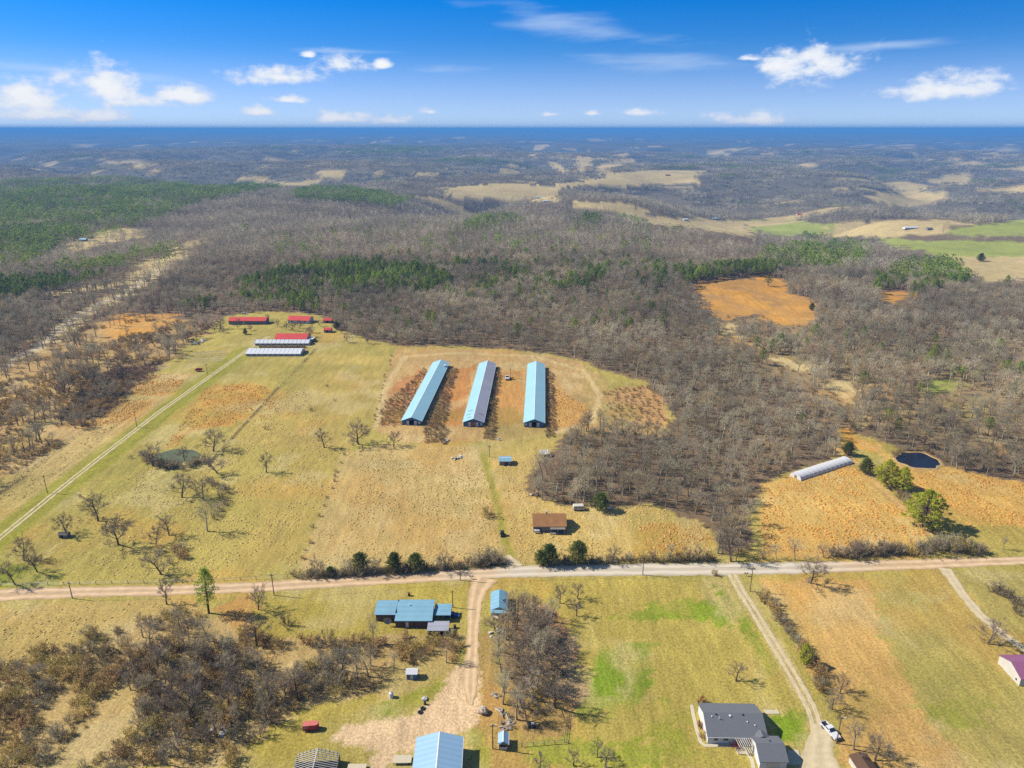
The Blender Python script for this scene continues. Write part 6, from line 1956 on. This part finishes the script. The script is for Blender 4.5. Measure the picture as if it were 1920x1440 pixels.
for q in [(136, 1122, 31, 'leaning pole with a light on the verge at the west end of the road', True), (514, 1116, 40, 'dark utility pole on the south verge near the bushy lawn tree', False), (863, 1088, 36, 'utility pole beside the mailboxes at the road junction', False),
          (849, 1139, 32, 'utility pole beside the carport', False), (1205, 1078, 34, 'thin utility pole on the road edge above the green lawn', False), (1406, 1109, 46, 'utility pole beside the gravel driveway entrance', False),
          (1568, 1394, 50, 'pale pole with a yard light next to the white pickup', True), (89, 924, 33, 'utility pole beside the lower end of the farm lane', False), (257, 801, 30, 'utility pole in the middle of the farm lane verge', False),
          (389, 702, 20, 'utility pole on the farm lane near the hoop frames', False), (924, 1404, 46, 'utility pole beside the pump house', True), (918, 857, 22, 'thin pole beside the small blue-grey shed', False), (957, 709, 18, 'thin pole behind the old white truck', False)]:
    pole(q[0], q[1], q[2], q[3], q[4])
for (u, v, lb) in ((884, 1086, 'pair post mailbox with dark boxes at the road junction'), (1399, 1080, 'dark mailbox by the gravel driveway entrance')):
    o = thing('mailbox', lb, 'mailbox', P3(u, v), 0)
    part('post', M['wood_brown'], o, (0, 0, .5), (.1, .1, 1.0)); part('shelf', M['wood_brown'], o, (0, 0, 1.03), (1.5, .3, .06))
    for x in (-.45, .45): MB().prism([(-.16, 1.07), (.16, 1.07), (.16, 1.28), (0, 1.4), (-.16, 1.28)], 'y', -.28, .28).build('box', M['car_black'], o).location = (x, 0, 0)


def wires(label, pts):
    tops = []
    for (u, v, px) in pts:
        p = G(u, v); tops.append(Vector((p.x, p.y, p.z + hpx(u, v, px) - .35)))
    o = thing('power_line', label, 'power line', tuple(tops[0] - Vector((0, 0, 0))), 0, 'power lines')
    for dx in (-.6, .6):
        for a, b in zip(tops[:-1], tops[1:]):
            w = []
            for i in range(9):
                q = a.lerp(b, i / 8); w.append((q.x - tops[0].x + dx, q.y - tops[0].y, q.z - tops[0].z - 1.3 * math.sin(math.pi * i / 8)))
            MB().tube(w, [.022] * 9, 3, cap=False).build('cable', M['car_black'], o)


wires('thin sagging cables strung along the farm lane poles', [(89, 924, 33), (257, 801, 30), (389, 702, 20)])
wires('thin sagging cables strung along the dirt road poles', [(136, 1122, 31), (514, 1116, 40), (863, 1088, 36), (1205, 1078, 34), (1406, 1109, 46)])


def fence(label, line, gap=4.0, h=1.25, m='wood_grey', rails=(.4, .8, 1.15), thin=.02):
    pts = [G(*p) for p in line]
    o = thing('fence', label, 'fence', tuple(pts[0]), 0)
    me = MB().box((0, 0, h / 2), (.13, .13, h)).mesh('post', [M[m]])
    for a, b in zip(pts[:-1], pts[1:]):
        n = max(1, int((b - a).length / gap))
        for i in range(n + 1):
            q = a.lerp(b, i / n); l_ = link('post', me, o); l_.location = (q.x - pts[0].x, q.y - pts[0].y, gz(q.x, q.y) - pts[0].z)
        for zz in rails:
            w = []
            for i in range(n + 1):
                q = a.lerp(b, i / n); w.append((q.x - pts[0].x, q.y - pts[0].y, gz(q.x, q.y) - pts[0].z + zz))
            MB().tube(w, [thin] * len(w), 3, cap=False).build('wire' if thin < .03 else 'rail', M[m if thin >= .03 else 'metal'], o)


fence('wire fence along the west edge of the lane field', [(0, 925), (90, 858), (180, 792), (300, 696)], 5.0, 1.4, 'wood_brown')
fence('weedy wire fence between the lane field and the yellow pasture', [(395, 868), (450, 806), (500, 752), (555, 695), (590, 657)], 5.0, 1.4, 'wood_brown')
fence('wooden garden fence below the grove', [(978, 1400), (1000, 1398), (1040, 1395), (1066, 1394)], 2.4, 1.3, 'wood_grey', (.5, 1.1), .05)
fence('wooden garden fence up the east side of the plot', [(1058, 1392), (1062, 1360), (1064, 1335)], 2.4, 1.2, 'wood_grey', (.5, 1.0), .05)
fence('wire fence along the north side of the dirt road', [(0, 1099), (150, 1096), (330, 1092), (540, 1084)], 5.0, 1.2, 'wood_brown')

# ------------------------------------------------------------------ the air
HZ0, HZ1 = -175.0, 190.0
mb = MB(); mb.box((0, 3000, (HZ0 + HZ1) / 2), (104000, 104000, HZ1 - HZ0))
hm = bpy.data.materials.new('haze'); hm.use_nodes = True
nt = hm.node_tree; nt.nodes.clear()
pv = nt.nodes.new('ShaderNodeVolumePrincipled'); out = nt.nodes.new('ShaderNodeOutputMaterial')
pv.inputs['Color'].default_value = (0.11, 0.35, 0.76, 1)
pv.inputs['Density'].default_value = 0.000115
pv.inputs['Anisotropy'].default_value = 0.0
nt.links.new(pv.outputs[0], out.inputs['Volume'])
hz = mb.build('haze', hm)
tag(hz, 'thin blue haze lying over the whole landscape', 'haze', kind='stuff')
